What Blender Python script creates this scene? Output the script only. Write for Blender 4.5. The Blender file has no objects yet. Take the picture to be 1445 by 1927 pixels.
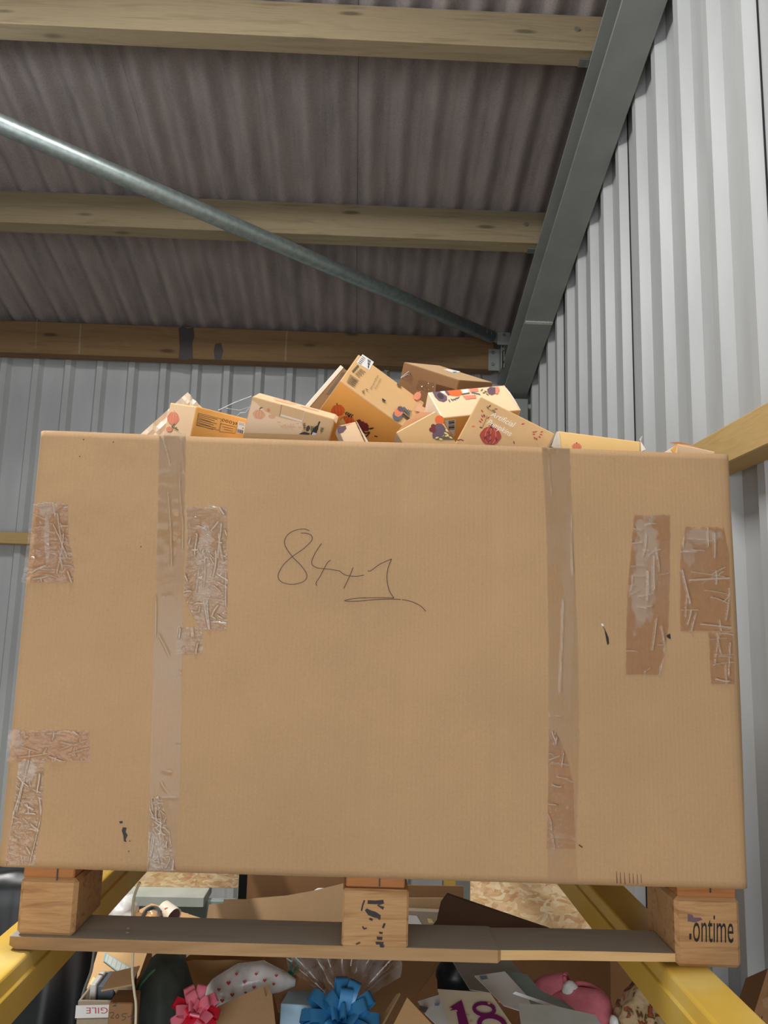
import bpy, bmesh, math, random
import numpy as np
from mathutils import Vector, noise as mnoise
random.seed(7)
SC = bpy.context.scene
COL = SC.collection

# ------------------------------------------------------------------ camera
F_PX, CX, CY = 1447.0, 722.5, 963.5
CAM = np.array([0.0, 0.0, 1.6])
def _n(v):
    v = np.array(v, float); return v / np.linalg.norm(v)
_Yd = _n([(679 - CX) / F_PX, -(1189 - CY) / F_PX, -1])
_Zd = np.array([0.027, 1.0, 0.0]); _Zd[2] = -(_Zd @ _Yd) / _Yd[2]; _Zd = _n(_Zd)
_Xd = np.cross(_Yd, _Zd)
ROT = np.array([_Xd, _Yd, _Zd])          # camera axes -> world axes
cam_d = bpy.data.cameras.new('camera'); cam = bpy.data.objects.new('camera', cam_d); COL.objects.link(cam)
cam_d.sensor_fit = 'VERTICAL'; cam_d.sensor_height = 36.0; cam_d.lens = F_PX / 1927 * 36.0
cam_d.clip_start = 0.02
mw = np.eye(4); mw[:3, :3] = ROT; mw[:3, 3] = CAM
from mathutils import Matrix
cam.matrix_world = Matrix(mw.tolist())
SC.camera = cam

# ------------------------------------------------------------------ light
w = bpy.data.worlds.new('world'); SC.world = w; w.use_nodes = True
bg = w.node_tree.nodes['Background']; bg.inputs[0].default_value = (0.88, 0.90, 0.92, 1); bg.inputs[1].default_value = 0.22
def area(name, loc, target, sx, sy, power, col):
    l = bpy.data.lights.new(name, 'AREA'); l.shape = 'RECTANGLE'; l.size = sx; l.size_y = sy; l.energy = power; l.color = col
    o = bpy.data.objects.new(name, l); COL.objects.link(o); o.location = loc
    o.rotation_euler = (Vector(target) - Vector(loc)).to_track_quat('-Z', 'Y').to_euler()
    return o
area('roller_door_daylight', (-0.9, -2.2, 1.08), (0.1, 1.6, 1.35), 3.4, 2.1, 66, (0.97, 0.98, 1.0))
area('lamp_light', (-0.7, 0.95, 4.12), (-0.1, 1.5, 1.6), 1.5, 0.16, 60, (1.0, 0.975, 0.94))
gl = bpy.data.lights.new('globe_light', 'POINT'); gl.energy = 10; gl.shadow_soft_size = .09; gl.color = (.9, .96, 1.0)
glo = bpy.data.objects.new('globe_light', gl); COL.objects.link(glo); glo.location = (-1.75, 2.12, 3.52)
sp = bpy.data.lights.new('pendant_beam', 'SPOT'); sp.energy = 230; sp.spot_size = math.radians(104); sp.spot_blend = .5; sp.shadow_soft_size = .09; sp.color = (1.0, .97, .92)
spo = bpy.data.objects.new('pendant_beam', sp); COL.objects.link(spo); spo.location = (-1.75, 2.12, 3.50)
vs = SC.view_settings; vs.view_transform = 'Standard'; vs.look = 'None'; vs.gamma = 1.0; vs.exposure = 0.2
vs.use_curve_mapping = False

# ------------------------------------------------------------------ unprojection helpers
def ray(px, py): return ROT @ np.array([(px - CX) / F_PX, -(py - CY) / F_PX, -1.0])
def PY(px, py, Y): r = ray(px, py); return CAM + r * (Y / r[1])
def PX(px, py, X): r = ray(px, py); return CAM + r * (X / r[0])
def PZ(px, py, Z): r = ray(px, py); return CAM + r * ((Z - 1.6) / r[2])
def PP(px, py, p0, n):
    r = ray(px, py); return CAM + r * (((p0 - CAM) @ n) / (r @ n))

# ------------------------------------------------------------------ materials
MATS = {}
def lin(c):
    if isinstance(c, str):
        c = [int(c[i:i + 2], 16) / 255 for i in (0, 2, 4)]
        c = [x / 12.92 if x <= .04045 else ((x + .055) / 1.055) ** 2.4 for x in c]
    return (c[0], c[1], c[2], 1.0)
class NT:
    def __init__(s, name, rough=0.7, metal=0.0, spec=0.5):
        s.m = bpy.data.materials.new(name); s.m.use_nodes = True; s.t = s.m.node_tree; s.b = s.t.nodes['Principled BSDF']
        s.b.inputs['Roughness'].default_value = rough; s.b.inputs['Metallic'].default_value = metal
        s.b.inputs['Specular IOR Level'].default_value = spec
        s.x = s.t.nodes.new('ShaderNodeTexCoord'); MATS[name] = s.m
    def new(s, t, **k):
        n = s.t.nodes.new(t)
        for a, v in k.items(): setattr(n, a, v)
        return n
    def l(s, a, b): s.t.links.new(a, b)
    def mapping(s, scale, rot=(0, 0, 0), coord='Object'):
        mp = s.new('ShaderNodeMapping'); mp.inputs['Scale'].default_value = scale; mp.inputs['Rotation'].default_value = rot
        s.l(s.x.outputs[coord], mp.inputs[0]); return mp.outputs[0]
    def noise(s, vec, scale, detail=4, rough=.55, dist=0):
        n = s.new('ShaderNodeTexNoise'); n.inputs['Scale'].default_value = scale; n.inputs['Detail'].default_value = detail
        n.inputs['Roughness'].default_value = rough; n.inputs['Distortion'].default_value = dist
        if vec is not None: s.l(vec, n.inputs['Vector'])
        return n.outputs['Fac']
    def wave(s, vec, scale, dist=0, detail=2, direction='X', dscale=1.0):
        n = s.new('ShaderNodeTexWave'); n.bands_direction = direction
        n.inputs['Scale'].default_value = scale; n.inputs['Distortion'].default_value = dist
        n.inputs['Detail'].default_value = detail; n.inputs['Detail Scale'].default_value = dscale
        s.l(vec, n.inputs['Vector']); return n.outputs['Fac']
    def ramp(s, fac, stops):
        r = s.new('ShaderNodeValToRGB'); e = r.color_ramp.elements
        while len(e) < len(stops): e.new(0.5)
        for i, (p, c) in enumerate(stops): e[i].position = p; e[i].color = lin(c)
        s.l(fac, r.inputs[0]); return r.outputs[0]
    def mix(s, fac, a, b, mode='MIX'):
        n = s.new('ShaderNodeMix', data_type='RGBA', blend_type=mode)
        for sock, v in ((n.inputs[0], fac), (n.inputs[6], a), (n.inputs[7], b)):
            if hasattr(v, 'is_output'): s.l(v, sock)
            elif isinstance(v, (int, float)): sock.default_value = v
            else: sock.default_value = lin(v)
        return n.outputs[2]
    def math(s, op, a, b=0.0):
        n = s.new('ShaderNodeMath', operation=op)
        for sock, v in ((n.inputs[0], a), (n.inputs[1], b)):
            if hasattr(v, 'is_output'): s.l(v, sock)
            else: sock.default_value = v
        return n.outputs[0]
    def col(s, c):
        if hasattr(c, 'is_output'): s.l(c, s.b.inputs['Base Color'])
        else: s.b.inputs['Base Color'].default_value = lin(c)
    def bump(s, h, strength=.3, dist=.002):
        n = s.new('ShaderNodeBump'); n.inputs['Strength'].default_value = strength; n.inputs['Distance'].default_value = dist
        s.l(h, n.inputs['Height']); s.l(n.outputs[0], s.b.inputs['Normal']); return n
def plain(name, c, rough=.6, metal=0., spec=.5, var=.08, scale=25, bump=0.0):
    n = NT(name, rough, metal, spec)
    nz = n.noise(n.mapping((1, 1, 1)), scale)
    c = lin(c)
    lo = tuple(x * (1 - var) for x in c[:3]); hi = tuple(min(1, x * (1 + var)) for x in c[:3])
    n.col(n.ramp(nz, [(.3, lo), (.7, hi)]))
    if bump: n.bump(nz, bump)
    return n.m
def cardboard(name, c, flute=True, var=.10, rough=.82):
    n = NT(name, rough, 0, .25)
    c = lin(c)
    base = n.noise(n.mapping((1, 1, 1)), 5, 5)
    fib = n.noise(n.mapping((1, 1, 1)), 320, 2)
    a = n.ramp(base, [(.3, tuple(x * (1 - var) for x in c[:3])), (.7, tuple(x * (1 + var * .6) for x in c[:3]))])
    b = n.mix(.22, a, n.ramp(fib, [(.3, tuple(x * .78 for x in c[:3])), (.7, tuple(x * 1.14 for x in c[:3]))]))
    h = n.noise(n.mapping((300, 300, 30)), 1, 2)
    if flute:
        wv = n.wave(n.mapping((1, .02, .02)), 44, .5, 2)
        b = n.mix(.05, b, n.ramp(wv, [(.2, tuple(x * .8 for x in c[:3])), (.8, tuple(x * 1.1 for x in c[:3]))]))
        h = n.math('ADD', n.math('MULTIPLY', h, .35), wv)
    n.col(b); n.bump(h, .10, .001)
    return n.m
cardboard('card_main', 'B89670', var=.09)
cardboard('card_tan', 'C2A078', flute=False)
cardboard('card_brown', '9A7450', flute=False)
cardboard('card_dark', '5A4030', flute=False)  # dark brown for smudges and flutes; also holds the flap's painted-in shade
cardboard('card_grey', 'A89A86', flute=False)
cardboard('card_kraft', 'CDA777', flute=False, var=.06)
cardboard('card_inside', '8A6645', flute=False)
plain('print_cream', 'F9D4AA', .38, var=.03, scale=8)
plain('print_tan', 'E2B67E', .38, var=.04, scale=8)
plain('print_orange', 'FDB660', .36, var=.05, scale=8)
plain('print_yellow', 'FACE88', .36, var=.04, scale=8)
plain('print_white', 'F2E4CF', .4, var=.03)
plain('print_inner', 'C88F60', .8, var=.06)
for nm, c in dict(ink_black='1C1714', ink_grey='6B5A44', ink_red='B8432F', ink_orange='EA6A2C', ink_coral='E8896B', ink_maroon='7A2B2B',
                  ink_purple='6B5260', ink_green='6F6A3C', ink_white='FFF6EA', ink_pale='E0B08A', ink_dk='3B3230', ink_slate='5C6570', ink_yellow='E8D08A',
                  ink_redtape='C22A2E', ink_magenta='7C1E63', ink_brown='4A2C18', ink_peach='F0B48A', ink_teal='7FA4A8').items():
    plain(nm, c, .55, var=.04)
plain('paper_white', 'E6E4E0', .6, var=.03)
plain('paper_grey', 'B9BAB2', .5, var=.06)
plain('paper_green', '8FA39C', .45, var=.06)
plain('paper_cream', 'DED2B8', .6, var=.05)
plain('rope_cream', 'DAD0B4', .8)
plain('cord_grey', '6A6A66', .7)
plain('black_plastic', '14181B', .38, var=.3, scale=6, bump=.4)
plain('sack_dark', '3C443F', .75, var=.2, scale=30, bump=.4)
plain('mesh_green', '2E5A38', .8)
plain('white_plastic', 'ECECEA', .3, bump=.5, scale=18)
plain('steel_weld', 'D2D2CE', .35, .2, var=.3, scale=140)
plain('bolt_zinc', 'B4B8B8', .3, .9)
plain('paint_teal', '93A3A2', .7, var=.12, scale=6)
plain('paint_grey', 'B5BCB4', .7, var=.12, scale=9)
plain('slipper_pink', 'E07F8E', .95, var=.1, scale=60, bump=.5)
plain('slipper_inner', 'B84C62', .95, var=.1)
plain('fluff_white', 'EFEFEF', 1, var=.05, scale=90, bump=1)
plain('clip_teal', '17A089', .4)
plain('lap_gap_shade', '1B1D20', .8)
plain('lamp_housing', 'D8DADC', .5)
plain('foil_blue', '9CC3DA', .3, var=.08)
def ribbon(name, c):
    n = NT(name, .28, .1, .6); n.col(c); n.bump(n.noise(n.mapping((1, 1, 1)), 60), .15); return n.m
ribbon('ribbon_blue', '3F8CC4'); ribbon('ribbon_pink', 'F3859B'); ribbon('ribbon_red', 'D8243F')
def timber(name, c1, c2, axis='X', knots=True, rough=.75, sc=1.0):
    n = NT(name, rough, 0, .3)
    s = {'X': (1.2, 16, 16), 'Y': (16, 1.2, 16), 'Z': (16, 16, 1.2)}[axis]
    s = tuple(v * sc for v in s)
    g = n.noise(n.mapping(s), 1.6, 6, .6, 1.2)
    fine = n.noise(n.mapping(tuple(v * 6 for v in s)), 2, 3)
    colr = n.ramp(g, [(.25, c2), (.5, c1), (.8, tuple(x * .82 for x in lin(c1)[:3]))])
    colr = n.mix(.25, colr, n.ramp(fine, [(.3, c2), (.7, c1)]))
    big = n.noise(n.mapping((1.3, 1.3, 1.3)), 1.5, 3)
    colr = n.mix(n.math('MULTIPLY', big, .3), colr, tuple(x * .6 for x in lin(c2)[:3]))
    if knots:
        v = n.new('ShaderNodeTexVoronoi'); v.inputs['Scale'].default_value = 1.0
        ks = {'X': (2.6, 9, 9), 'Y': (9, 2.6, 9), 'Z': (9, 9, 2.6)}[axis]
        n.l(n.mapping(ks), v.inputs['Vector'])
        k = n.ramp(v.outputs['Distance'], [(.07, (1, 1, 1)), (.15, (0, 0, 0))])
        colr = n.mix(n.math('MULTIPLY', k, .7), colr, tuple(x * .35 for x in lin(c2)[:3]))
    n.col(colr); n.bump(fine, .2, .001)
    return n.m
timber('timber_purlin', '998A6E', '776A52', 'X')
timber('timber_eaves', '8A6E4C', '6B5236', 'X')
timber('timber_girt', 'D8B87E', 'BC9858', 'Y')
timber('timber_girt_x', 'CDB07A', 'B5955E', 'X')
timber('timber_pallet', 'BC976C', '93704A', 'X', knots=False)
timber('timber_block', 'D0A574', '87582F', 'X', sc=2.2)
timber('timber_fresh', 'E3BE88', 'C79858', 'X', knots=False)
timber('timber_end', 'B97E4C', '8F5A34', 'X', knots=False, sc=2)
timber('timber_dirty', 'C4C3BC', 'ABA9A0', 'X', knots=False)
# steel, cladding, roofing
n = NT('steel_paint', .55, .0, .4)
n.col(n.ramp(n.noise(n.mapping((1, 1, 1)), 4, 5), [(.3, '858986'), (.7, '969A96')])); n.bump(n.noise(n.mapping((1, 1, 1)), 120), .08)
n = NT('galvanised', .42, .75, .5)
gz = n.noise(n.mapping((1, 1, 1)), 35, 3); n.col(n.ramp(gz, [(.3, '8D9896'), (.7, 'A7B2B0')])); n.bump(gz, .08)
n = NT('cladding', .42, .0, .45)
cz = n.noise(n.mapping((3, 3, .6)), 3, 5); n.col(n.ramp(cz, [(.3, 'B2B5B6'), (.7, 'BFC2C3')])); n.bump(n.noise(n.mapping((1, 1, 1)), 150), .05)
n = NT('fibre_cement', .9, 0, .2)
a = n.noise(n.mapping((6, 1.2, 1.2)), 2.4, 6, .6); b = n.noise(n.mapping((1, 1, 1)), 130, 3)
c = n.ramp(a, [(.25, '7E7876'), (.5, '999090'), (.75, 'AAA09A')]); n.col(n.mix(.25, c, n.ramp(b, [(.3, '6A6462'), (.7, 'B0A6A0')]))); n.bump(b, .25, .002)
n = NT('yellow_paint', .38, 0, .5)
a = n.noise(n.mapping((1, 1, 1)), 5, 6); n.col(n.ramp(a, [(.3, 'C9A038'), (.6, 'D6B24C'), (.8, 'DDC880')]))
n.bump(n.noise(n.mapping((1, 1, 1)), 60), .06)
n = NT('osb', .7)
v = n.new('ShaderNodeTexVoronoi'); v.inputs['Scale'].default_value = 48; v.inputs['Randomness'].default_value = 1
mp = n.mapping((1, 1, 2.4)); nz = n.new('ShaderNodeTexNoise'); nz.inputs['Scale'].default_value = 9; n.l(mp, nz.inputs['Vector'])
n.l(n.mix(.12, mp, nz.outputs['Color']), v.inputs['Vector'])
n.col(n.mix(.3, n.ramp(n.math('FRACT', n.math('MULTIPLY', v.outputs['Color'], 3)), [(.1, 'C99A6A'), (.5, 'E2BE8E'), (.9, 'F2DDB6')]), n.ramp(n.noise(mp, 18), [(.35, 'B07E54'), (.6, 'EBCDA0')])))
n = NT('concrete', .9)
n.col(n.ramp(n.noise(n.mapping((1, 1, 1)), 2, 8, .65), [(.3, '8A8780'), (.7, 'A8A49C')])); n.bump(n.noise(n.mapping((1, 1, 1)), 40), .2)
n = NT('floral_print', .85)
a = n.noise(n.mapping((1, 1, 1)), 38, 3, .5, .6); n.col(n.ramp(a, [(.36, 'B2502F'), (.42, '4C3A20'), (.47, 'B49A72'), (.6, 'C4AC86'), (.68, 'B96A5C')]))
# clear tapes and films
def film(name, tint, haze_col, haze=(.5, .75), haze_amt=.35, bscale=(60, 60, 60), bstr=.6, gloss_rough=.12, ior=1.5):
    m = bpy.data.materials.new(name); m.use_nodes = True; MATS[name] = m
    t = m.node_tree; t.nodes.clear(); N = t.nodes.new
    out = N('ShaderNodeOutputMaterial'); tr = N('ShaderNodeBsdfTransparent'); tr.inputs[0].default_value = lin(tint)
    df = N('ShaderNodeBsdfDiffuse'); df.inputs[0].default_value = lin(haze_col)
    gl = N('ShaderNodeBsdfGlossy'); gl.inputs['Roughness'].default_value = gloss_rough; gl.inputs[0].default_value = (1, 1, 1, 1)
    tc = N('ShaderNodeTexCoord'); mp = N('ShaderNodeMapping'); mp.inputs['Scale'].default_value = bscale
    t.links.new(tc.outputs['Object'], mp.inputs[0])
    nz = N('ShaderNodeTexNoise'); nz.inputs['Scale'].default_value = 1; nz.inputs['Detail'].default_value = 4; nz.inputs['Distortion'].default_value = .8
    t.links.new(mp.outputs[0], nz.inputs['Vector'])
    n2 = N('ShaderNodeTexNoise'); n2.inputs['Scale'].default_value = 14; n2.inputs['Detail'].default_value = 4; t.links.new(tc.outputs['Object'], n2.inputs['Vector'])
    r = N('ShaderNodeMapRange'); r.inputs[1].default_value = haze[0]; r.inputs[2].default_value = haze[1]; r.inputs[3].default_value = 0.02; r.inputs[4].default_value = haze_amt
    t.links.new(n2.outputs['Fac'], r.inputs[0])
    at = N('ShaderNodeAttribute'); at.attribute_name = 'air'; mxm = N('ShaderNodeMath'); mxm.operation = 'MAXIMUM'; t.links.new(r.outputs[0], mxm.inputs[0]); t.links.new(at.outputs['Fac'], mxm.inputs[1])
    mx = N('ShaderNodeMixShader'); t.links.new(mxm.outputs[0], mx.inputs[0]); t.links.new(tr.outputs[0], mx.inputs[1]); t.links.new(df.outputs[0], mx.inputs[2])
    bp = N('ShaderNodeBump'); bp.inputs['Strength'].default_value = bstr; bp.inputs['Distance'].default_value = .003; t.links.new(nz.outputs['Fac'], bp.inputs['Height'])
    fr = N('ShaderNodeFresnel'); fr.inputs[0].default_value = ior; t.links.new(bp.outputs[0], fr.inputs['Normal']); t.links.new(bp.outputs[0], gl.inputs['Normal'])
    m2 = N('ShaderNodeMixShader'); t.links.new(fr.outputs[0], m2.inputs[0]); t.links.new(mx.outputs[0], m2.inputs[1]); t.links.new(gl.outputs[0], m2.inputs[2])
    t.links.new(m2.outputs[0], out.inputs[0]); return m
film('tape_wrinkled', 'FDFAF6', 'E2D6C8', (.48, .75), .22, (70, 70, 150), .9)
film('tape_smooth', 'FFFEFC', 'CCB89E', (.35, .65), .25, (20, 20, 20), .25, .2, 1.32)
film('tape_brown', 'FBF3EE', 'D2C0AE', (.5, .8), .16, (60, 60, 120), .8, .12, 1.4)
film('cellophane', 'F2F2F0', 'E8E8E8', (.42, .7), .32, (30, 30, 12), .9, .06, 1.6)
film('heart_film', 'F0F0F0', 'FAFAFA', (.1, .5), .85, (30, 30, 30), .6, .1)
film('web_silk', 'FFFFFF', 'F4F4F0', (.0, .3), .8, (30, 30, 30), .1, .4)

# ------------------------------------------------------------------ object builders
WL = {}
def root(name, loc, label, cat, group=None, kind=None):
    o = bpy.data.objects.new(name, None); o.empty_display_size = .05; COL.objects.link(o); o.location = loc; WL[o] = np.array(loc, float)
    tag(o, label, cat, group, kind); return o
def tag(o, label=None, cat=None, group=None, kind=None):
    if label: o['label'] = label
    if cat: o['category'] = cat
    if group: o['group'] = group
    if kind: o['kind'] = kind
def build(name, V, F, mats, parent=None, mi=None, smooth=False, bevel=0.0, seg=1):
    """one mesh object from world-space verts; top-level ones get their origin at the base"""
    V = np.array([np.array(v, float) for v in V])
    if parent is not None and parent.name.startswith('wooden_pallet'): V[:, 2] += .005 - .0105 * (V[:, 0] + .52)
    if parent is not None: o0 = WL[parent]
    else: o0 = np.array([(V[:, 0].min() + V[:, 0].max()) / 2, (V[:, 1].min() + V[:, 1].max()) / 2, V[:, 2].min()])
    me = bpy.data.meshes.new(name); me.from_pydata([tuple(v) for v in (V - o0)], [], [tuple(f) for f in F])
    if isinstance(mats, str): mats = [mats]
    for m in mats: me.materials.append(MATS[m])
    if mi is not None:
        for p, i in zip(me.polygons, mi): p.material_index = i
    me.validate()
    bm = bmesh.new(); bm.from_mesh(me)
    bmesh.ops.recalc_face_normals(bm, faces=bm.faces)
    if bevel:
        bmesh.ops.bevel(bm, geom=[e for e in bm.edges if len(e.link_faces) == 2 and e.calc_face_angle(0) > .5], offset=bevel, segments=seg, affect='EDGES', profile=.5)
    bm.to_mesh(me); bm.free()
    if smooth:
        for p in me.polygons: p.use_smooth = True
    o = bpy.data.objects.new(name, me); COL.objects.link(o)
    if parent is not None: o.parent = parent; WL[o] = o0.copy()
    else: o.location = o0; WL[o] = o0
    return o
BOXF = [(0, 1, 2, 3), (4, 7, 6, 5), (0, 4, 5, 1), (3, 2, 6, 7), (0, 3, 7, 4), (1, 5, 6, 2)]
def bx(x0, x1, y0, y1, z0, z1):
    return [(x0, y0, z0), (x1, y0, z0), (x1, y0, z1), (x0, y0, z1), (x0, y1, z0), (x1, y1, z0), (x1, y1, z1), (x0, y1, z1)], list(BOXF)
def box(name, lims, m, parent=None, bevel=.002, **k):
    V, F = bx(*lims); return build(name, V, F, m, parent, bevel=bevel, **k)
def prism(A, v1, v2, v3):
    A, v1, v2, v3 = map(np.array, (A, v1, v2, v3))
    # faces order: front(A,v1,v2), back, side(A,v1,v3), far side of v2, side(A,v2,v3), far side of v1
    return [A, A + v1, A + v1 + v2, A + v2, A + v3, A + v1 + v3, A + v1 + v2 + v3, A + v2 + v3], list(BOXF)
def join(parts):
    V, F, I = [], [], []
    for i, (v, f) in enumerate(parts):
        o = len(V); V += list(v); F += [tuple(a + o for a in ff) for ff in f]; I += [i] * len(f)
    return V, F, I
def tube_geo(pts, r, seg=10, closed_ends=True):
    pts = [np.array(p, float) for p in pts]; V, F = [], []
    rr = r if hasattr(r, '__len__') else [r] * len(pts)
    up = None
    for i, p in enumerate(pts):
        d = pts[min(i + 1, len(pts) - 1)] - pts[max(i - 1, 0)]; d = d / (np.linalg.norm(d) + 1e-12)
        if up is None: up = np.array([0, 0, 1.]) if abs(d[2]) < .9 else np.array([1., 0, 0])
        a = np.cross(d, up); a /= np.linalg.norm(a); b = np.cross(a, d); up = b
        for k in range(seg):
            t = 2 * math.pi * k / seg; V.append(p + rr[i] * (math.cos(t) * a + math.sin(t) * b))
    for i in range(len(pts) - 1):
        for k in range(seg):
            F.append((i * seg + k, i * seg + (k + 1) % seg, (i + 1) * seg + (k + 1) % seg, (i + 1) * seg + k))
    if closed_ends: F += [tuple(range(seg))[::-1], tuple((len(pts) - 1) * seg + k for k in range(seg))]
    return V, F
def ribbon_geo(path, normals, width, th=.0006):
    """flat strip along path, wide across 'normals' x tangent"""
    V, F = [], []
    path = [np.array(p, float) for p in path]
    for i, p in enumerate(path):
        wv = np.array(normals[i], float); wv /= np.linalg.norm(wv)
        V += [p - wv * width / 2, p + wv * width / 2]
    for i in range(len(path) - 1): F.append((2 * i, 2 * i + 1, 2 * i + 3, 2 * i + 2))
    return V, F
def sheet_geo(P, th):
    """flat outline (world points) given thickness away from the camera side"""
    P = [np.array(p) for p in P]; c = sum(P) / len(P)
    nn = np.zeros(3)
    for i in range(len(P)): nn += np.cross(P[i] - c, P[(i + 1) % len(P)] - c)
    nn /= np.linalg.norm(nn)
    if nn @ (c - CAM) < 0: nn = -nn
    k = len(P); V = P + [p + nn * th for p in P]
    F = [tuple(range(k)), tuple(range(2 * k - 1, k - 1, -1))] + [(i, i + k, (i + 1) % k + k, (i + 1) % k) for i in range(k)]
    return V, F
def sheet(name, pts, th, m, parent=None, **k):
    a, b, c = PY(*pts[0]), PY(*pts[1]), PY(*pts[-1])
    nn = np.cross(b - a, c - a); nn /= np.linalg.norm(nn)
    V, F = sheet_geo([PP(p[0], p[1], a, nn) for p in pts], th); return build(name, V, F, m, parent, **k)
def blob_geo(c, r, amp=.15, freq=3., seed=0, sub=3, squash=None):
    bm = bmesh.new(); bmesh.ops.create_icosphere(bm, subdivisions=sub, radius=1)
    V = []
    for v in bm.verts:
        d = v.co.normalized(); s = 1 + amp * mnoise.fractal(d * freq + Vector((seed, seed * 1.7, 3)), .9, 2.1, 4)
        V.append(np.array(c) + np.array(r) * np.array(d) * s)
    F = [tuple(x.index for x in f.verts) for f in bm.faces]; bm.free(); return V, F
_tc = {}
def text_geo(s):
    """text outline as flat mesh, normalised to height 1 (capital) with its width returned"""
    if s in _tc: return _tc[s]
    cu = bpy.data.curves.new('lettering', 'FONT'); cu.body = s; cu.size = 1.0; cu.resolution_u = 3
    o = bpy.data.objects.new('lettering', cu); COL.objects.link(o)
    dg = bpy.context.evaluated_depsgraph_get(); me = o.evaluated_get(dg).to_mesh()
    V = [(v.co.x, v.co.y) for v in me.vertices]; F = [tuple(p.vertices) for p in me.polygons]
    o.evaluated_get(dg).to_mesh_clear(); bpy.data.objects.remove(o); bpy.data.curves.remove(cu)
    xs = [v[0] for v in V]; x0 = min(xs); wd = max(xs) - x0
    V = [((x - x0), y) for x, y in V]; _tc[s] = (V, F, wd); return _tc[s]

class Art:
    """flat print on a plane: shapes given in photo pixels, dropped onto the plane p0,n (or a surface function)"""
    def __init__(s, p0=None, nrm=None, fn=None, base=.0004):
        s.fn = fn; s.p0 = p0; s.k = 0; s.base = base; s.V = []; s.F = []; s.I = []; s.m = []
        if nrm is not None:
            nrm = np.array(nrm) / np.linalg.norm(nrm)
            s.n = nrm if nrm @ (CAM - np.array(p0)) > 0 else -nrm
    def pt(s, x, y):
        off = s.base + s.k * 5e-5
        if s.fn: return s.fn(x, y, off)
        return PP(x, y, s.p0 + s.n * off, s.n)
    def raw(s, pts, faces, m):
        if m not in s.m: s.m.append(m)
        o = len(s.V); s.V += [s.pt(*p) for p in pts]
        s.F += [tuple(i + o for i in f) for f in faces]; s.I += [s.m.index(m)] * len(faces); s.k += 1
    def poly(s, pts, m): s.raw(pts, [tuple(range(len(pts)))], m)
    def ell(s, cx, cy, rx, ry, rot, m, n=16, lob=0, la=.0):
        P = []; ca, sa = math.cos(math.radians(rot)), math.sin(math.radians(rot))
        for i in range(n):
            t = 2 * math.pi * i / n; q = 1 + la * math.cos(lob * t)
            x, y = rx * math.cos(t) * q, ry * math.sin(t) * q; P.append((cx + x * ca - y * sa, cy + x * sa + y * ca))
        s.poly(P, m)
    def line(s, pts, wd, m):
        V = []; n = len(pts); ww = wd if hasattr(wd, '__len__') else [wd] * n
        for i, p in enumerate(pts):
            a, b = pts[max(i - 1, 0)], pts[min(i + 1, n - 1)]; dx, dy = b[0] - a[0], b[1] - a[1]; L = math.hypot(dx, dy) + 1e-9
            nx, ny = -dy / L * ww[i] / 2, dx / L * ww[i] / 2; V += [(p[0] - nx, p[1] - ny), (p[0] + nx, p[1] + ny)]
        s.raw(V, [(2 * i, 2 * i + 1, 2 * i + 3, 2 * i + 2) for i in range(n - 1)], m)
    def leaf(s, x, y, L, wd, ang, m):
        ca, sa = math.cos(math.radians(ang)), math.sin(math.radians(ang)); P = []
        for u, v in ((0, 0), (.3, .42), (.65, .36), (1, 0), (.65, -.36), (.3, -.42)): P.append((x + u * L * ca - v * wd * sa, y + u * L * sa + v * wd * ca))
        s.poly(P, m)
    def sprig(s, x, y, L, ang, m, m2=None, nl=4, lw=5):
        ca, sa = math.cos(math.radians(ang)), math.sin(math.radians(ang))
        s.line([(x, y), (x + L * ca, y + L * sa)], 1.0, m)
        for i in range(nl):
            t = (i + 1) / nl
            for sg in (-1, 1): s.leaf(x + L * t * ca, y + L * t * sa, lw * 1.6, lw * .8, ang + sg * 48, m2 or m)
    def pumpkin(s, cx, cy, rx, ry, rot, m1, m2, stem='ink_dk'):
        ca, sa = math.cos(math.radians(rot)), math.sin(math.radians(rot))
        s.ell(cx, cy, rx, ry, rot, m1, 22, 6, .04)
        for q in (-.5, 0, .5):
            pts = []
            for i in range(7):
                v = -1 + 2 * i / 6; x = q * rx * math.sqrt(max(0, 1 - v * v * .75)); y = v * ry * .85; pts.append((cx + x * ca - y * sa, cy + x * sa + y * ca))
            s.line(pts, max(.8, rx * .06), m2)
        s.line([(cx + (ry * .85) * sa, cy - (ry * .85) * ca), (cx + (ry * 1.3) * sa, cy - (ry * 1.3) * ca)], max(1.2, rx * .18), stem)
    def text(s, t, x, y, h, ang, m, sx=1.0, flip=1, slant=0.0):
        V, F, wd = text_geo(t); ca, sa = math.cos(math.radians(ang)), math.sin(math.radians(ang)); k = h / .7
        P = []
        for u, v in V:
            a, b = (u + slant * v) * k * sx, -v * k * flip; P.append((x + a * ca - b * sa, y + a * sa + b * ca))
        s.raw(P, F, m)
        return wd * k * sx
    def done(s, name, parent):
        o = build(name, s.V, s.F, s.m, parent, s.I)
        if name == 'print' and s.k > 1: o['kind'] = 'stuff'
        return o

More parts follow.
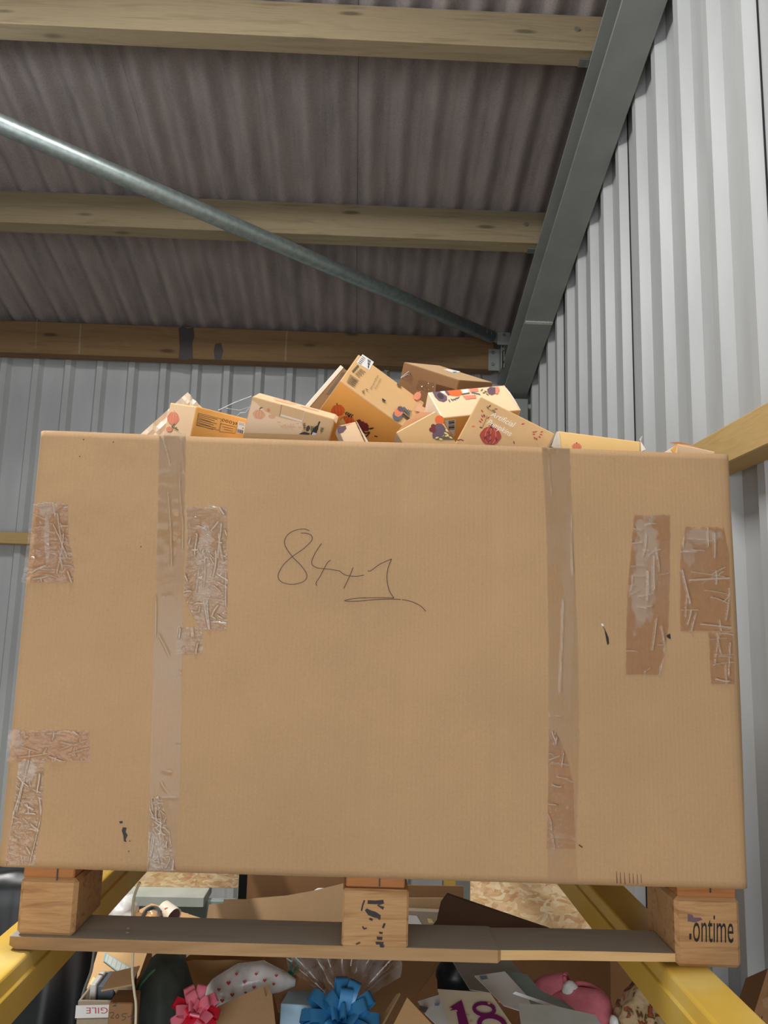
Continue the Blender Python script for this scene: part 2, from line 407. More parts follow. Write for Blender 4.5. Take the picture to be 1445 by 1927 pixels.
# ------------------------------------------------------------------ building shell
SL = math.tan(math.radians(17.0)); CA, SA = math.cos(math.radians(17)), math.sin(math.radians(17))
def roofz(Y): return 3.47 + (4.6 - Y) * SL
XW, YB = .985, 4.72          # inner rib faces of right and back walls
def clad_profile(pitch, n=5, rib=.034):
    """(along, depth outward) of a trapezoid sheet with narrow inward ribs"""
    P = []
    for i in range(n):
        b = i * pitch
        P += [(b, .034), (b + pitch * .60, .034), (b + pitch * .70, 0.0), (b + pitch * .88, 0.0), (b + pitch * .98, .034)]
    P.append((n * pitch, .034)); return P
wr = root('wall_right', (XW, 2, 0), None, None, None, 'structure')
PITCH = .2
y0 = 4.02 - 1.0525 * 0 + 1.0525
k = 0
y = 4.81
while y > -3.0:
    prof = clad_profile(PITCH)
    V, F = [], []
    for (a, d) in prof:
        yy = y - a
        for th in (0, .003):
            V += [(XW + d + th, yy, 0.0), (XW + d + th, yy, roofz(yy) + .01)]
    for i in range(len(prof) - 1):
        a, b = 4 * i, 4 * (i + 1); F += [(a, a + 1, b + 1, b), (a + 2, b + 2, b + 3, a + 3)]
    e = 4 * (len(prof) - 1); F += [(0, 2, 3, 1), (e, e + 1, e + 3, e + 2)]
    build('cladding_panel', V, F, 'cladding', wr)
    V, F = bx(XW + .030, XW + .036, y - 5 * PITCH - .002, y - 5 * PITCH + .002, 0, roofz(y - 5 * PITCH))
    build('lap_shade_strip', V, F, 'lap_gap_shade', wr)  # dark strip stands in for the shade inside the lap gap
    y -= 5 * PITCH
wb = root('wall_back', (-2, YB, 0), None, None, None, 'structure')
x = 1.06
BP = .2
xoff = 0.045
x = 1.1 - xoff
while x > -6.5:
    prof = clad_profile(BP); V, F = [], []
    for (a, d) in prof:
        xx = x - a
        for th in (0, .003): V += [(xx, YB + d + th, 0.0), (xx, YB + d + th, 3.46)]
    for i in range(len(prof) - 1):
        a, b = 4 * i, 4 * (i + 1); F += [(a, b, b + 1, a + 1), (a + 2, a + 3, b + 3, b + 2)]
    build('cladding_panel', V, F, 'cladding', wb)
    x -= 5 * BP
wl = root('wall_left_light_block', (-6.5, 1, 0), None, None, None, 'structure')  # unseen wall, added on the open side to cut the sky light
y = 4.8
while y > -2.5:
    prof = clad_profile(.2); V, F = [], []
    for (a, d) in prof: V += [(-6.5 - d, y - a, 0), (-6.5 - d, y - a, roofz(y - a))]
    for i in range(len(prof) - 1): F.append((2 * i, 2 * i + 1, 2 * i + 3, 2 * i + 2))
    build('cladding_panel', V, F, 'cladding', wl); y -= 1.0  # panels of the added unseen wall that cuts the sky light
# roof of corrugated fibre-cement sheets
ce = root('ceiling', (-2, 2, 3.5), None, None, None, 'structure')
CP = .145
def corr(X): return .024 - .024 * math.cos(2 * math.pi * (X + .033) / CP)     # lobes hang at X = -0.033 + k*CP
for j in range(-6, 2):
    xa = -.118 + j * 7 * CP; xb = xa + 7 * CP + .03
    N = 7 * 14 + 3; V, F = [], []
    lift = .0006 * (j + 7) + (.005 if j >= 0 else 0)
    for i in range(N + 1):
        X = min(xa + (xb - xa) * i / N, XW + .05)
        for (yy) in (5.0, -3.0):
            zz = roofz(yy) + corr(X) + lift
            V += [(X, yy, zz), (X, yy, zz + .007)]
    for i in range(N):
        a, b = 4 * i, 4 * i + 4; F += [(a, a + 2, b + 2, b), (a + 1, b + 1, b + 3, a + 3)]
    e = 4 * N; F += [(0, 1, 3, 2), (e, e + 2, e + 3, e + 1)]
    build('roof_sheet', V, F, 'fibre_cement', ce, smooth=True)
box('floor', (-7, 1.2, -6, 5.0, -.1, 0), 'concrete', bevel=0); bpy.data.objects['floor']['kind'] = 'structure'

# purlins
def purlin(Y, label, h=.215, wd=.07):
    V = []
    for X in (-6.5, .96):
        for (a, b) in ((0, 0), (wd, 0), (wd, h), (0, h)):   # a along the slope (away), b down from the roof
            V.append((X, Y + a * CA - b * SA, roofz(Y) - a * SA - b * CA))
    r = root('timber_purlin', (-2.8, Y, roofz(Y) - .3), label, 'roof beam', 'timber purlins under the roof')
    build('beam', V, [(0, 1, 2, 3), (4, 7, 6, 5), (0, 4, 5, 1), (1, 5, 6, 2), (2, 6, 7, 3), (3, 7, 4, 0)], 'timber_purlin', r, bevel=.003)
    # steel cleat under the end, bolt head in the face
    p = np.array([.775, Y - h * SA + wd * CA * .5, roofz(Y) - h * CA - wd * SA * .5])
    V, F = prism(p + np.array([.01, 0, -.006]), (.05, 0, 0), (0, .03, -.009), (0, 0, .005)); build('cleat', V, F, 'bolt_zinc', r)
    fc = np.array([.775, Y - h * .45 * SA, roofz(Y) - h * .45 * CA])
    d = np.array([0, -CA, SA]); V, F = tube_geo([fc + d * -.002, fc + d * .008], .011, 8); build('bolt', V, F, 'bolt_zinc', r)
    return r
purlin(2.70, 'pale timber purlin highest up the roof slope, well lit by the lamp')
purlin(3.65, 'mid-slope timber purlin crossed by the galvanised bracing tube')
purlin(1.75, 'timber purlin on the roof slope above the frame')
r = root('eaves_beam', (-2.8, 4.62, 3.2), 'dark brown timber eaves beam along the top of the back wall', 'roof beam')
box('beam', (-6.5, .78, 4.60, 4.70, 3.245, 3.452), 'timber_eaves', r, bevel=.003)
art = Art(np.array([0, 4.60, 3.3]), (0, -1, 0), base=.001)
art.poly([(336, 618), (345, 612), (352, 618), (364, 616), (366, 632), (362, 645), (363, 674), (350, 678), (336, 676), (338, 650)], 'ink_dk')
art.poly([(405, 647), (416, 645), (420, 660), (416, 677), (404, 676), (402, 660)], 'ink_dk')
for (x_, y_) in ((152, 640), (540, 653), (70, 630)):
    art.line([(x_, y_ - 30), (x_ - 2, y_), (x_ - 3, y_ + 26)], 3 if x_ > 100 else 1.5, 'timber_purlin')
art.done('tar_stain', r)
# rafter : I section along the right wall
rf = root('steel_rafter', (.95, 3.4, 3.3), 'grey painted steel rafter sloping up along the right wall', 'steel beam')
def slope_box(xa, xb, y_hi, y_lo, b0, b1):
    """box along the slope between y_lo (near) and y_hi; b measured up from the rafter's underside"""
    def pt(X, Y, b): return (X, Y + b * SA, 3.03 + (4.63 - Y) * SL + b * CA)
    return [pt(xa, y_lo, b0), pt(xb, y_lo, b0), pt(xb, y_lo, b1), pt(xa, y_lo, b1), pt(xa, y_hi, b0), pt(xb, y_hi, b0), pt(xb, y_hi, b1), pt(xa, y_hi, b1)], list(BOXF)
V, F = slope_box(.823, .975, 4.66, -2.5, 0, .012); build('bottom_flange', V, F, 'steel_paint', rf, bevel=.001)
V, F = slope_box(.890, .902, 4.66, -2.5, .012, .172); build('web', V, F, 'steel_paint', rf)
V, F = slope_box(.823, .975, 4.66, -2.5, .172, .184); build('top_flange', V, F, 'steel_paint', rf)
wy = 3.88
V, F = slope_box(.826, .973, wy + .009, wy - .009, -.006, .001); build('weld_bead', V, F, 'steel_weld', rf)
box('column', (.823, .975, 4.50, 4.66, 0, 3.03), 'steel_paint', rf)
# bracket where eaves beam and bracing meet the rafter
bk = root('eaves_bracket', (.80, 4.58, 3.2), 'bolted steel bracket joining eaves beam to rafter', 'bracket')
box('plate', (.745, .815, 4.588, 4.598, 3.235, 3.375), 'steel_paint', bk, bevel=.001)
box('plate', (.815, .83, 4.50, 4.512, 3.225, 3.37), 'steel_paint', bk, bevel=.001)
box('plate', (.812, .824, 4.50, 4.60, 3.225, 3.37), 'steel_paint', bk, bevel=.001)
box('plate', (.78, .86, 4.47, 4.48, 3.36, 3.44), 'steel_paint', bk, bevel=.001)
for (bxx, byy, bzz) in ((.77, 4.588, 3.35), (.77, 4.588, 3.275), (.822, 4.50, 3.34), (.82, 4.47, 3.42)):
    V, F = tube_geo([(bxx, byy, bzz), (bxx, byy - .012, bzz)], .010, 6); build('bolt', V, F, 'bolt_zinc', bk)
# bracing tube
tb = root('bracing_tube', (-.3, 3.6, 3.3), 'round galvanised bracing tube running diagonally under the roof', 'steel tube')
def roof_off(px, py, off):
    r_ = ray(px, py); kk = (3.47 + off + 4.6 * SL - 1.6) / (r_[2] + SL * r_[1]); return CAM + r_ * kk
pB = roof_off(925, 634, -.10); pA = roof_off(0, 233, -.50)
dirv = (pA - pB); pA2 = pB + dirv * 1.6
V, F = tube_geo([pB, pB + dirv * .5, pA2], .0385, 20); build('tube', V, F, 'galvanised', tb, smooth=True)
dn = dirv / np.linalg.norm(dirv)
V, F = prism(pB - dn * .05 + np.array([0, -.02, -.03]), -dn * -.16, (0, .012, 0), (0, .0, .06)); build('end_plate', V, F, 'steel_paint', tb)
for q in (.02, .06):
    V, F = tube_geo([pB + dn * q + np.array([0, -.045, 0]), pB + dn * q + np.array([0, .03, 0])], .01, 6); build('bolt', V, F, 'bolt_zinc', tb)
# girts
r = box('wall_girt', (.905, XW, -2.5, 4.48, 2.043, 2.140), 'timber_girt', bevel=.003); tag(r, 'pale timber rail fixed along the ribbed right wall', 'timber rail')
r = box('wall_girt', (-6.5, .86, 4.63, YB, 2.065, 2.135), 'timber_girt_x', bevel=.003); tag(r, 'pale timber rail along the back wall, left of the big box', 'timber rail')
# lamps (above the frame)
for (lx, ly, lz, lb) in ((-.7, .95, 4.18, 'long white batten lamp under the roof in front of the pallet'),):
    r = root('batten_lamp', (lx, ly, lz), lb, 'lamp')
    box('housing', (lx - .8, lx + .8, ly - .1, ly + .1, lz, lz + .07), 'lamp_housing', r, bevel=.01)
    for sx in (-.6, .6):
        V, F = tube_geo([(lx + sx, ly, lz + .07), (lx + sx, ly, roofz(ly) + .01)], .006, 6); build('suspension_rod', V, F, 'bolt_zinc', r)

r = root('pendant_lamp', (-1.75, 2.12, 3.6), 'small pendant lamp hanging under the roof, away from the wall', 'lamp')
V, F = tube_geo([(-1.75, 2.12, 3.63), (-1.75, 2.12, 3.68), (-1.75, 2.12, 3.69)], [.05, .05, .015], 14); build('lamp_cap', V, F, 'lamp_housing', r, smooth=True)
V, F = tube_geo([(-1.75, 2.12, 3.69), (-1.75, 2.12, roofz(2.12) + .005)], .006, 6); build('suspension_rod', V, F, 'bolt_zinc', r)
# ------------------------------------------------------------------ rack beams
def rack_beam(sgn, label):
    r = root('rack_beam', (sgn * .52, 1.9, 1.03), label, 'rack beam', 'yellow rack beams')
    x0, x1 = sorted((sgn * .485, sgn * .56))
    zt = 1.1085 if sgn < 0 else 1.0985
    if sgn > 0: prof = [(.482, zt - .024), (.486, zt - .003), (.490, zt), (.556, zt), (.560, zt - .004), (.560, zt - .072), (.478, zt - .072), (.478, zt - .024)]
    else: prof = [(-.482, zt - .024), (-.486, zt - .003), (-.490, zt), (-.556, zt), (-.560, zt - .004), (-.560, zt - .072), (-.478, zt - .072), (-.478, zt - .024)]
    V = [(a, .35, b) for a, b in prof] + [(a, 4.45, b) for a, b in prof]; k = len(prof)
    F = [tuple(range(k)), tuple(range(2 * k - 1, k - 1, -1))] + [(i, (i + 1) % k, (i + 1) % k + k, i + k) for i in range(k)]
    build('beam', V, F, 'yellow_paint', r, bevel=.0015)
    for yy in (.36, 4.36):
        box('leg', (sgn * .52 - .03, sgn * .52 + .03, yy, yy + .07, 0, zt - .072), 'yellow_paint', r)
    return r
rack_beam(-1, 'yellow steel rack beam under the pallet end opposite the wall, beside black sheeting')
rack_beam(1, 'yellow steel rack beam under the pallet end next to the ribbed wall')

# ------------------------------------------------------------------ pallet
PF = 1.27
pl = root('wooden_pallet', (.045, 1.75, 1.105), 'worn wooden pallet with stamped blocks carrying the big cardboard box', 'pallet')
DEP = .95
zb0, zb1, zs0, zs1 = 1.105, 1.1238, 1.2075, 1.231
# front bottom board with splintered front edge
top = [(-.515, 1.129), (.508, 1.131)]
V, F = [], []
ctrl = [(-.520, 1.110, 1.1225), (-.508, 1.106, 1.1238), (-.2, 1.105, 1.1235), (.05, 1.105, 1.1235), (.226, 1.105, 1.1235), (.232, 1.107, 1.1215), (.30, 1.109, 1.1230), (.40, 1.110, 1.1238), (.505, 1.1115, 1.1238)]
for i, (X, za, zb) in enumerate(ctrl):
    yf = PF + (.006 if X > .229 else 0) + (.004 if i == 0 else 0)
    V += [(X, yf, za), (X, yf, zb), (X, PF + .098, zb), (X, PF + .098, za)]
mi = []
for i in range(len(ctrl) - 1):
    a, b = 4 * i, 4 * i + 4
    F += [(a, b, b + 1, a + 1), (a + 1, b + 1, b + 2, a + 2), (a + 2, b + 2, b + 3, a + 3), (a + 3, b + 3, b, a)]
    mi += [2 if ctrl[i][0] > .229 else 0, 1, 0, 0]
e = 4 * (len(ctrl) - 1); F += [(0, 1, 2, 3), (e, e + 3, e + 2, e + 1)]; mi += [0, 0]
build('bottom_board', V, F, ['timber_pallet', 'timber_dirty', 'timber_fresh'], pl, mi)
bboard = [o_ for o_ in pl.children if o_.name.startswith('bottom_board')][0]
art = Art(np.array([0, 1.3, 1.1274]), (0, 0, 1), base=.0005)
art.ell(241, 1747, 3.4, 1.6, -20, 'paper_white', 9, 3, .2); art.ell(240, 1755, 3.6, 1.6, 5, 'paper_white', 9, 3, .2); art.done('paint_spots', bboard)['kind'] = 'stuff'
for yy in (PF + .45, PF + DEP - .10): box('bottom_board', (-.51, .60, yy, yy + .1, zb0, zb1), 'timber_pallet', pl)
BXS = [(-.512, -.424, 0), (-.015, .087, .0), (.506, .609, 0)]
for yi, yy in enumerate((PF, PF + .43, PF + DEP - .12)):
    for bi, (xa, xb, _) in enumerate(BXS):
        za = 1.1045 if (yi == 0 and bi == 2) else zb1
        yf = yy + (-.004 if (yi == 0 and bi == 1) else .003)
        blk = box('block', (xa, xb, yf, yy + .13, za, zs0), 'timber_block', pl, bevel=.006 if bi != 1 else .003)
        if yi == 0 and bi == 1:
            art = Art(np.array([0, yf, 1.15]), (0, -1, 0)); Q = lambda a, b: (420 + a / 2.89, 1600 + b / 2.89)
            art.line([Q(768, 272), Q(758, 300), Q(752, 330)], 3, 'ink_black')
            art.line([Q(785, 282), Q(830, 284), Q(872, 280)], 7, 'ink_black'); art.line([Q(872, 282), Q(840, 300), Q(872, 316)], [6, 3, 6], 'ink_black')
            art.line([Q(775, 322), Q(795, 340), Q(822, 350), Q(848, 362), Q(850, 378)], [5, 10, 11, 8, 3], 'ink_black')
            art.line([Q(795, 372), Q(812, 380)], 4, 'ink_black'); art.line([Q(878, 398), Q(868, 424)], 4, 'ink_black')
            art.line([Q(758, 415), Q(765, 428), Q(780, 424)], 3, 'ink_black')
            for (a0, a1, b0, b1) in ((846, 868, 444, 456), (834, 866, 470, 488), (828, 872, 498, 514), (850, 876, 514, 530)):
                art.poly([Q(a0, b0), Q(a1, b0 + 2), Q(a1 - 2, b1), Q(a0 + 3, b1 - 1)], 'ink_black')
            art.line([Q(722, 512), Q(745, 502)], 3, 'ink_brown')
            art.done('stencil_print', blk)
        if yi == 0 and bi == 2:
            art = Art(np.array([0, yf, 1.15]), (0, -1, 0))
            V_, F_, wd = text_geo('ontime')
            kx, ky = 76 / wd, 46 / .52
            art.raw([(1304 + u * kx, 1772 - v * ky * .90 + u * 0.8) for u, v in V_], F_, 'ink_black')
            art.poly([(1297, 1757), (1301, 1757), (1301, 1768), (1297, 1768)], 'ink_black')
            art.poly([(1294, 1720), (1303, 1722), (1305, 1727), (1318, 1727), (1322, 1731), (1308, 1736), (1294, 1734)], 'ink_purple')
            art.done('stencil_print', blk)
for (xa, xb, _) in BXS:
    s = box('stringer', (xa + .004, xb - .006, PF + .002, PF + DEP, zs0 + .0005, zs1 - .0005), 'timber_end', pl, bevel=.002)
    xm = xa + .055
    V, F = bx(xm, xm + .002, PF + .0005, PF + .0022, zs0 + .002, zs1 - .002); build('crack', V, F, 'ink_dk', s)
for (xa, xb) in ((-.424, -.02), (.085, .505)):
    for yy in (PF + .035, PF + .20, PF + .37, PF + .54, PF + .72, PF + .85):
        box('deck_board', (xa, xb, yy, yy + .09, zs0 + .004, zs1 - .001), 'timber_pallet', pl)

# ------------------------------------------------------------------ the big cardboard box
bb = root('cardboard_box', (.036, 1.7, zs1), 'huge open cardboard box with taped seams and handwritten number on the pallet', 'cardboard box')
BX0, BX1, BY0, BY1 = -.538, .611, 1.24, 2.20
def zbot(X): return 1.2370 - (X - BX0) / (BX1 - BX0) * .012
def ztop(X): return 1.911 + .001 * math.sin(X * 9)
def facey(X, Z):
    """front face: slight belly, shallow crease and dents"""
    u = (X - BX0) / (BX1 - BX0); v = (Z - 1.23) / .68
    u = min(max(u, 0), 1); v = min(max(v, 0), 1)
    d = -.010 * math.sin(math.pi * u) * math.sin(math.pi * v) ** .8
    d += .0012 * math.sin(u * 23 + 2 * v) * math.sin(math.pi * v)
    for xc, wv in ((-.415, .004), (.205, .003), (.0, .003), (.055, .002)):
        d += .0016 * math.exp(-((X - xc - .02 * (1 - v)) / wv) ** 2) * (1 if 0.05 < v < .97 else 0)
    d += .0010 * mnoise.noise(Vector((X * 9, Z * 14, 0))) + (.0013 * mnoise.noise(Vector((X * 40, Z * 75, 4))) if (X < -.30 and Z > 1.70) else 0)
    return BY0 + d
rad = .014
path = []
NX = 110
for i in range(NX + 1):
    X = BX0 + rad + (BX1 - BX0 - 2 * rad) * i / NX; path.append(('f', X, 0))
for i in range(1, 5):
    t = math.pi / 2 * i / 4; path.append(('c', BX1 - rad + rad * math.sin(t), BY0 + rad - rad * math.cos(t)))
for i in range(1, 9): path.append(('c', BX1, BY0 + rad + (BY1 - BY0 - 2 * rad) * i / 8))
for i in range(1, 30): path.append(('c', BX1 - (BX1 - BX0) * i / 30, BY1))
for i in range(0, 8): path.append(('c', BX0, BY1 - rad - (BY1 - BY0 - 2 * rad) * i / 8))
for i in range(0, 4):
    t = math.pi / 2 * i / 4; path.append(('c', BX0 + rad - rad * math.cos(t), BY0 + rad - rad * math.sin(t)))
NZ = 64; NPATH = len(path); V, F, MI = [], [], []
cxm, cym = (BX0 + BX1) / 2, (BY0 + BY1) / 2
def shell(inner):
    for j in range(NZ + 1):
        v = j / NZ
        for (k_, X, Yv) in path:
            Z = zbot(X) + (ztop(X) - zbot(X)) * v
            Yc = facey(X, Z) if k_ == 'f' else Yv
            if k_ == 'c' and X >= BX1 - .001: X += .004 * math.sin(math.pi * v)
            if inner: X = cxm + (X - cxm) * .989; Yc = cym + (Yc - cym) * .987; 
            V.append((X, Yc, Z))
shell(False); shell(True)
off = (NZ + 1) * NPATH
for j in range(NZ):
    for i in range(NPATH):
        a, b = j * NPATH + i, j * NPATH + (i + 1) % NPATH
        F.append((a, b, b + NPATH, a + NPATH)); MI.append(0)
        F.append((a + off, a + NPATH + off, b + NPATH + off, b + off)); MI.append(1)
tp = NZ * NPATH
for i in range(NPATH):
    F.append((tp + i, tp + (i + 1) % NPATH, tp + (i + 1) % NPATH + off, tp + i + off)); MI.append(2)
    F.append((i, i + off, (i + 1) % NPATH + off, (i + 1) % NPATH)); MI.append(0)
F.append(tuple(range(NPATH))[::-1]); MI.append(0)
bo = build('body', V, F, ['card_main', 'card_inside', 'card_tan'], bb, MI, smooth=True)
def onface(px, py, off):
    p = PY(px, py, BY0)
    for _ in range(2): p = PY(px, py, facey(p[0], p[2]) - off)
    return p
# tapes: wrinkled strips of clear film stuck on the front
def tape(rows, m, seed, wr=(), haze=(), edge=.35, cell=1.6, cellv=None, amp=.0022):
    """rows: (y, x_left, x_right) in photo pixels; wr: (count, angle, spread, shortest, longest) families of wrinkles; haze: loose unstuck areas"""
    rnd = random.Random(seed); rows = sorted(rows); V, F, AIR = [], [], []
    wpx = max(r_[2] - r_[1] for r_ in rows); y0_, y1_ = rows[0][0], rows[-1][0]
    nu = max(6, int(wpx / cell)); nv = max(6, int((y1_ - y0_) / (cellv or cell)))
    def span(t):
        for a, b in zip(rows, rows[1:]):
            if a[0] <= t <= b[0]: break
        s_ = (t - a[0]) / (b[0] - a[0] + 1e-9); return a[1] + (b[1] - a[1]) * s_, a[2] + (b[2] - a[2]) * s_
    segs = []
    for (cnt, ang, spr, l0, l1) in wr:
        for _ in range(cnt):
            yy = rnd.uniform(y0_, y1_); xl, xr = span(yy); xx = rnd.uniform(xl, xr); a = math.radians(ang + rnd.gauss(0, spr)); L = rnd.uniform(l0, l1)
            segs.append((xx - L / 2 * math.cos(a), yy - L / 2 * math.sin(a), math.cos(a), math.sin(a), L, rnd.uniform(.7, 1.5), rnd.uniform(.5, 1), rnd.uniform(-1.5, 1.5), rnd.uniform(0, 6)))
    XY = np.zeros(((nv + 1) * (nu + 1), 2)); k_ = 0; EDG = np.zeros(len(XY))
    for j in range(nv + 1):
        t = y0_ + (y1_ - y0_) * j / nv; xl, xr = span(t)
        for i in range(nu + 1):
            u = i / nu; x = xl + (xr - xl) * u; yy = t
            if i in (0, nu): x += 1.6 * mnoise.noise(Vector((t * .07, u * 4, seed)))
            if j == 0: yy += 4 * mnoise.noise(Vector((u * 7, seed, 1)))
            if i in (0, nu) or j in (0, nv): EDG[k_] = edge * max(0, .5 + 1.2 * mnoise.noise(Vector((x * .03, yy * .02, seed))))
            XY[k_] = (x, yy); k_ += 1
    A = EDG.copy(); Hh = np.zeros(len(XY))
    for (sx, sy, dx, dy, L, wv, st, bend, ph) in segs:
        px = XY[:, 0] - sx; py = XY[:, 1] - sy; al = px * dx + py * dy; ac = -px * dy + py * dx - bend * np.sin(al / L * 3.1 + ph) * 2
        inside = np.clip(np.minimum(al, L - al) / 4 + .3, 0, 1); g = np.exp(-(ac / wv) ** 2) * inside * st
        A = np.maximum(A, g * .75); Hh = np.maximum(Hh, np.exp(-(ac / (wv * 1.8)) ** 2) * inside * st)
    for (cx_, cy_, rx, ry, st) in haze:
        d = ((XY[:, 0] - cx_) / rx) ** 2 + ((XY[:, 1] - cy_) / ry) ** 2
        nzv = np.array([mnoise.fractal(Vector((p[0] * .05, p[1] * .03, seed)), 1, 2, 3) for p in XY]); g = np.clip((1.1 - d + nzv * .9) * 2, 0, 1) * st; A = np.maximum(A, g)
    for p, h in zip(XY, Hh): V.append(onface(p[0], p[1], .0005 + amp * h))
    for j in range(nv):
        for i in range(nu): a = j * (nu + 1) + i; F.append((a, a + 1, a + nu + 2, a + nu + 1))
    o = build('packing_tape', V, F, m, bb, smooth=True)
    at = o.data.attributes.new('air', 'FLOAT', 'POINT'); at.data.foreach_set('value', A.astype(np.float32)); return o
tape([(815, 299, 350), (955, 297, 347), (1250, 289, 342), (1440, 284, 340), (1640, 277, 330)], 'tape_smooth', 1, [(5, 88, 4, 60, 160), (7, 4, 10, 12, 34), (4, 70, 15, 30, 80)], [(322, 850, 26, 50, .30), (318, 1262, 26, 22, .30)], .5, 2.2, 4)
tape([(1500, 283, 302), (1560, 280, 318), (1638, 277, 330)], 'tape_wrinkled', 2, [(26, 85, 25, 12, 40), (26, 10, 40, 6, 20)], [(292, 1600, 16, 40, .35)])
tape([(953, 350, 427), (1030, 352, 428), (1120, 345, 428), (1185, 378, 426)], 'tape_wrinkled', 3, [(12, 55, 15, 12, 34), (10, 88, 8, 30, 90), (16, 5, 15, 10, 34), (6, 120, 12, 10, 30)], [(385, 1080, 14, 100, .22)])
tape([(1180, 334, 381), (1230, 330, 380)], 'tape_wrinkled', 4, [(4, 88, 8, 20, 40)])
tape([(945, 62, 128), (1000, 54, 128), (1065, 46, 140), (1096, 40, 137)], 'tape_brown', 5, [(18, 0, 9, 16, 60), (7, 82, 10, 30, 90), (26, 5, 30, 5, 16)], [(95, 952, 34, 16, .40), (88, 1010, 5, 60, .4)])
tape([(1374, 16, 168), (1433, 11, 168)], 'tape_brown', 6, [(9, 95, 12, 8, 22), (9, 8, 12, 20, 60), (12, 130, 20, 6, 14)], [(28, 1395, 18, 22, .25)])
tape([(1430, 36, 84), (1530, 24, 78), (1628, 10, 66)], 'tape_wrinkled', 7, [(4, 105, 3, 90, 170), (14, 15, 18, 10, 24), (8, 75, 18, 14, 40)], [(50, 1450, 20, 24, .3)])
tape([(838, 1019, 1071), (1000, 1028, 1078), (1200, 1032, 1087), (1400, 1032, 1090), (1590, 1030, 1084), (1660, 1030, 1086)], 'tape_smooth', 8, [(3, 89, 1, 100, 260), (2, 2, 4, 30, 50)], [(1050, 880, 22, 60, .20), (1068, 1150, 12, 220, .30)], .35, 2.2, 4)
tape([(1375, 1033, 1046), (1420, 1032, 1066), (1480, 1031, 1080), (1598, 1028, 1083)], 'tape_brown', 9, [(8, 2, 8, 20, 56), (6, 85, 10, 16, 50)])
tape([(968, 1193, 1261), (1090, 1182, 1260), (1180, 1178, 1258), (1270, 1177, 1244)], 'tape_brown', 10, [(16, 2, 12, 14, 36), (8, 95, 10, 30, 90)], [(1216, 1010, 24, 60, .42), (1205, 1110, 20, 80, .40), (1222, 1080, 14, 100, .3), (1250, 1255, 10, 24, .5)])
tape([(992, 1290, 1362), (1040, 1279, 1372), (1188, 1280, 1376)], 'tape_brown', 11, [(9, 3, 5, 40, 90), (12, 88, 8, 24, 70), (5, 140, 15, 14, 40)], [(1318, 1010, 40, 16, .38), (1296, 1040, 12, 30, .3)])
tape([(1190, 1333, 1380), (1288, 1337, 1384)], 'tape_brown', 12, [(6, 0, 5, 26, 50), (4, 88, 6, 40, 90)])
# handwriting, scuffs, tear
art = Art(fn=onface, base=.0007)
H = lambda pts: [(460 + a / 3.6125, 940 + b / 3.6125) for a, b in pts]
def smooth_pts(P, n=8):
    out = []
    for i in range(len(P) - 1):
        p0, p1, p2, p3 = P[max(i - 1, 0)], P[i], P[i + 1], P[min(i + 2, len(P) - 1)]
        for k_ in range(n):
            t = k_ / n
            out.append(tuple(.5 * ((2 * p1[d]) + (-p0[d] + p2[d]) * t + (2 * p0[d] - 5 * p1[d] + 4 * p2[d] - p3[d]) * t * t + (-p0[d] + 3 * p1[d] - 3 * p2[d] + p3[d]) * t ** 3) for d in (0, 1)))
    out.append(P[-1]); return out
for st in ([(440, 212), (400, 200), (330, 215), (282, 255), (275, 310), (325, 388), (385, 450), (423, 510), (405, 555), (330, 577), (255, 562), (228, 520), (260, 450), (325, 388), (400, 335), (455, 280), (455, 245), (420, 230), (383, 228)],
           [(524, 298), (480, 365), (456, 430), (490, 463), (560, 472), (645, 485)], [(586, 412), (560, 435), (515, 520), (487, 565), (492, 586)],
           [(645, 485), (690, 515), (760, 522), (812, 514)], [(738, 462), (715, 520), (674, 606)],
           [(838, 485), (860, 483), (920, 440), (1000, 404)], [(1000, 404), (975, 470), (968, 540), (985, 620), (1016, 670)],
           [(1016, 670), (900, 668), (760, 672), (680, 688), (760, 692), (900, 680), (1030, 678), (1120, 690), (1190, 720), (1233, 760)]):
    art.line(smooth_pts(H(st)), 1.25, 'ink_brown')
art.done('handwriting', bb)
art = Art(fn=onface, base=.0006)
art.poly([(1137, 1184), (1141, 1190), (1145, 1200), (1146, 1211), (1143, 1214), (1141, 1205), (1139, 1194)], 'ink_black')
art.poly([(1131, 1173), (1135, 1174), (1136, 1178), (1132, 1178)], 'paper_white'); art.line([(1135, 1180), (1139, 1186)], 1, 'ink_brown')
art.poly([(1254, 1196), (1261, 1192), (1262, 1203), (1256, 1200)], 'ink_black')
art.poly([(224, 1546), (230, 1545), (231, 1549), (226, 1550)], 'ink_black'); art.poly([(231, 1557), (238, 1558), (236, 1566), (240, 1572), (236, 1580), (238, 1585), (233, 1583), (232, 1572), (229, 1563)], 'ink_black')
for (xx, yy) in ((157, 827), (213, 832), (150, 859), (244, 1583), (242, 1602), (265, 1029)): art.ell(xx, yy, 1.2, 1.2, 0, 'ink_brown', 6)
for i, xx in enumerate((1160, 1167, 1175, 1184, 1191, 1199, 1206)): art.line([(xx, 1640 + i), (xx + 1, 1662 + i % 3)], [.6, 1.6 - i * .15], 'card_dark')
art.line([(1089, 1590), (1096, 1595)], 2, 'ink_brown')
art.done('scuff_marks', bb)['kind'] = 'stuff'

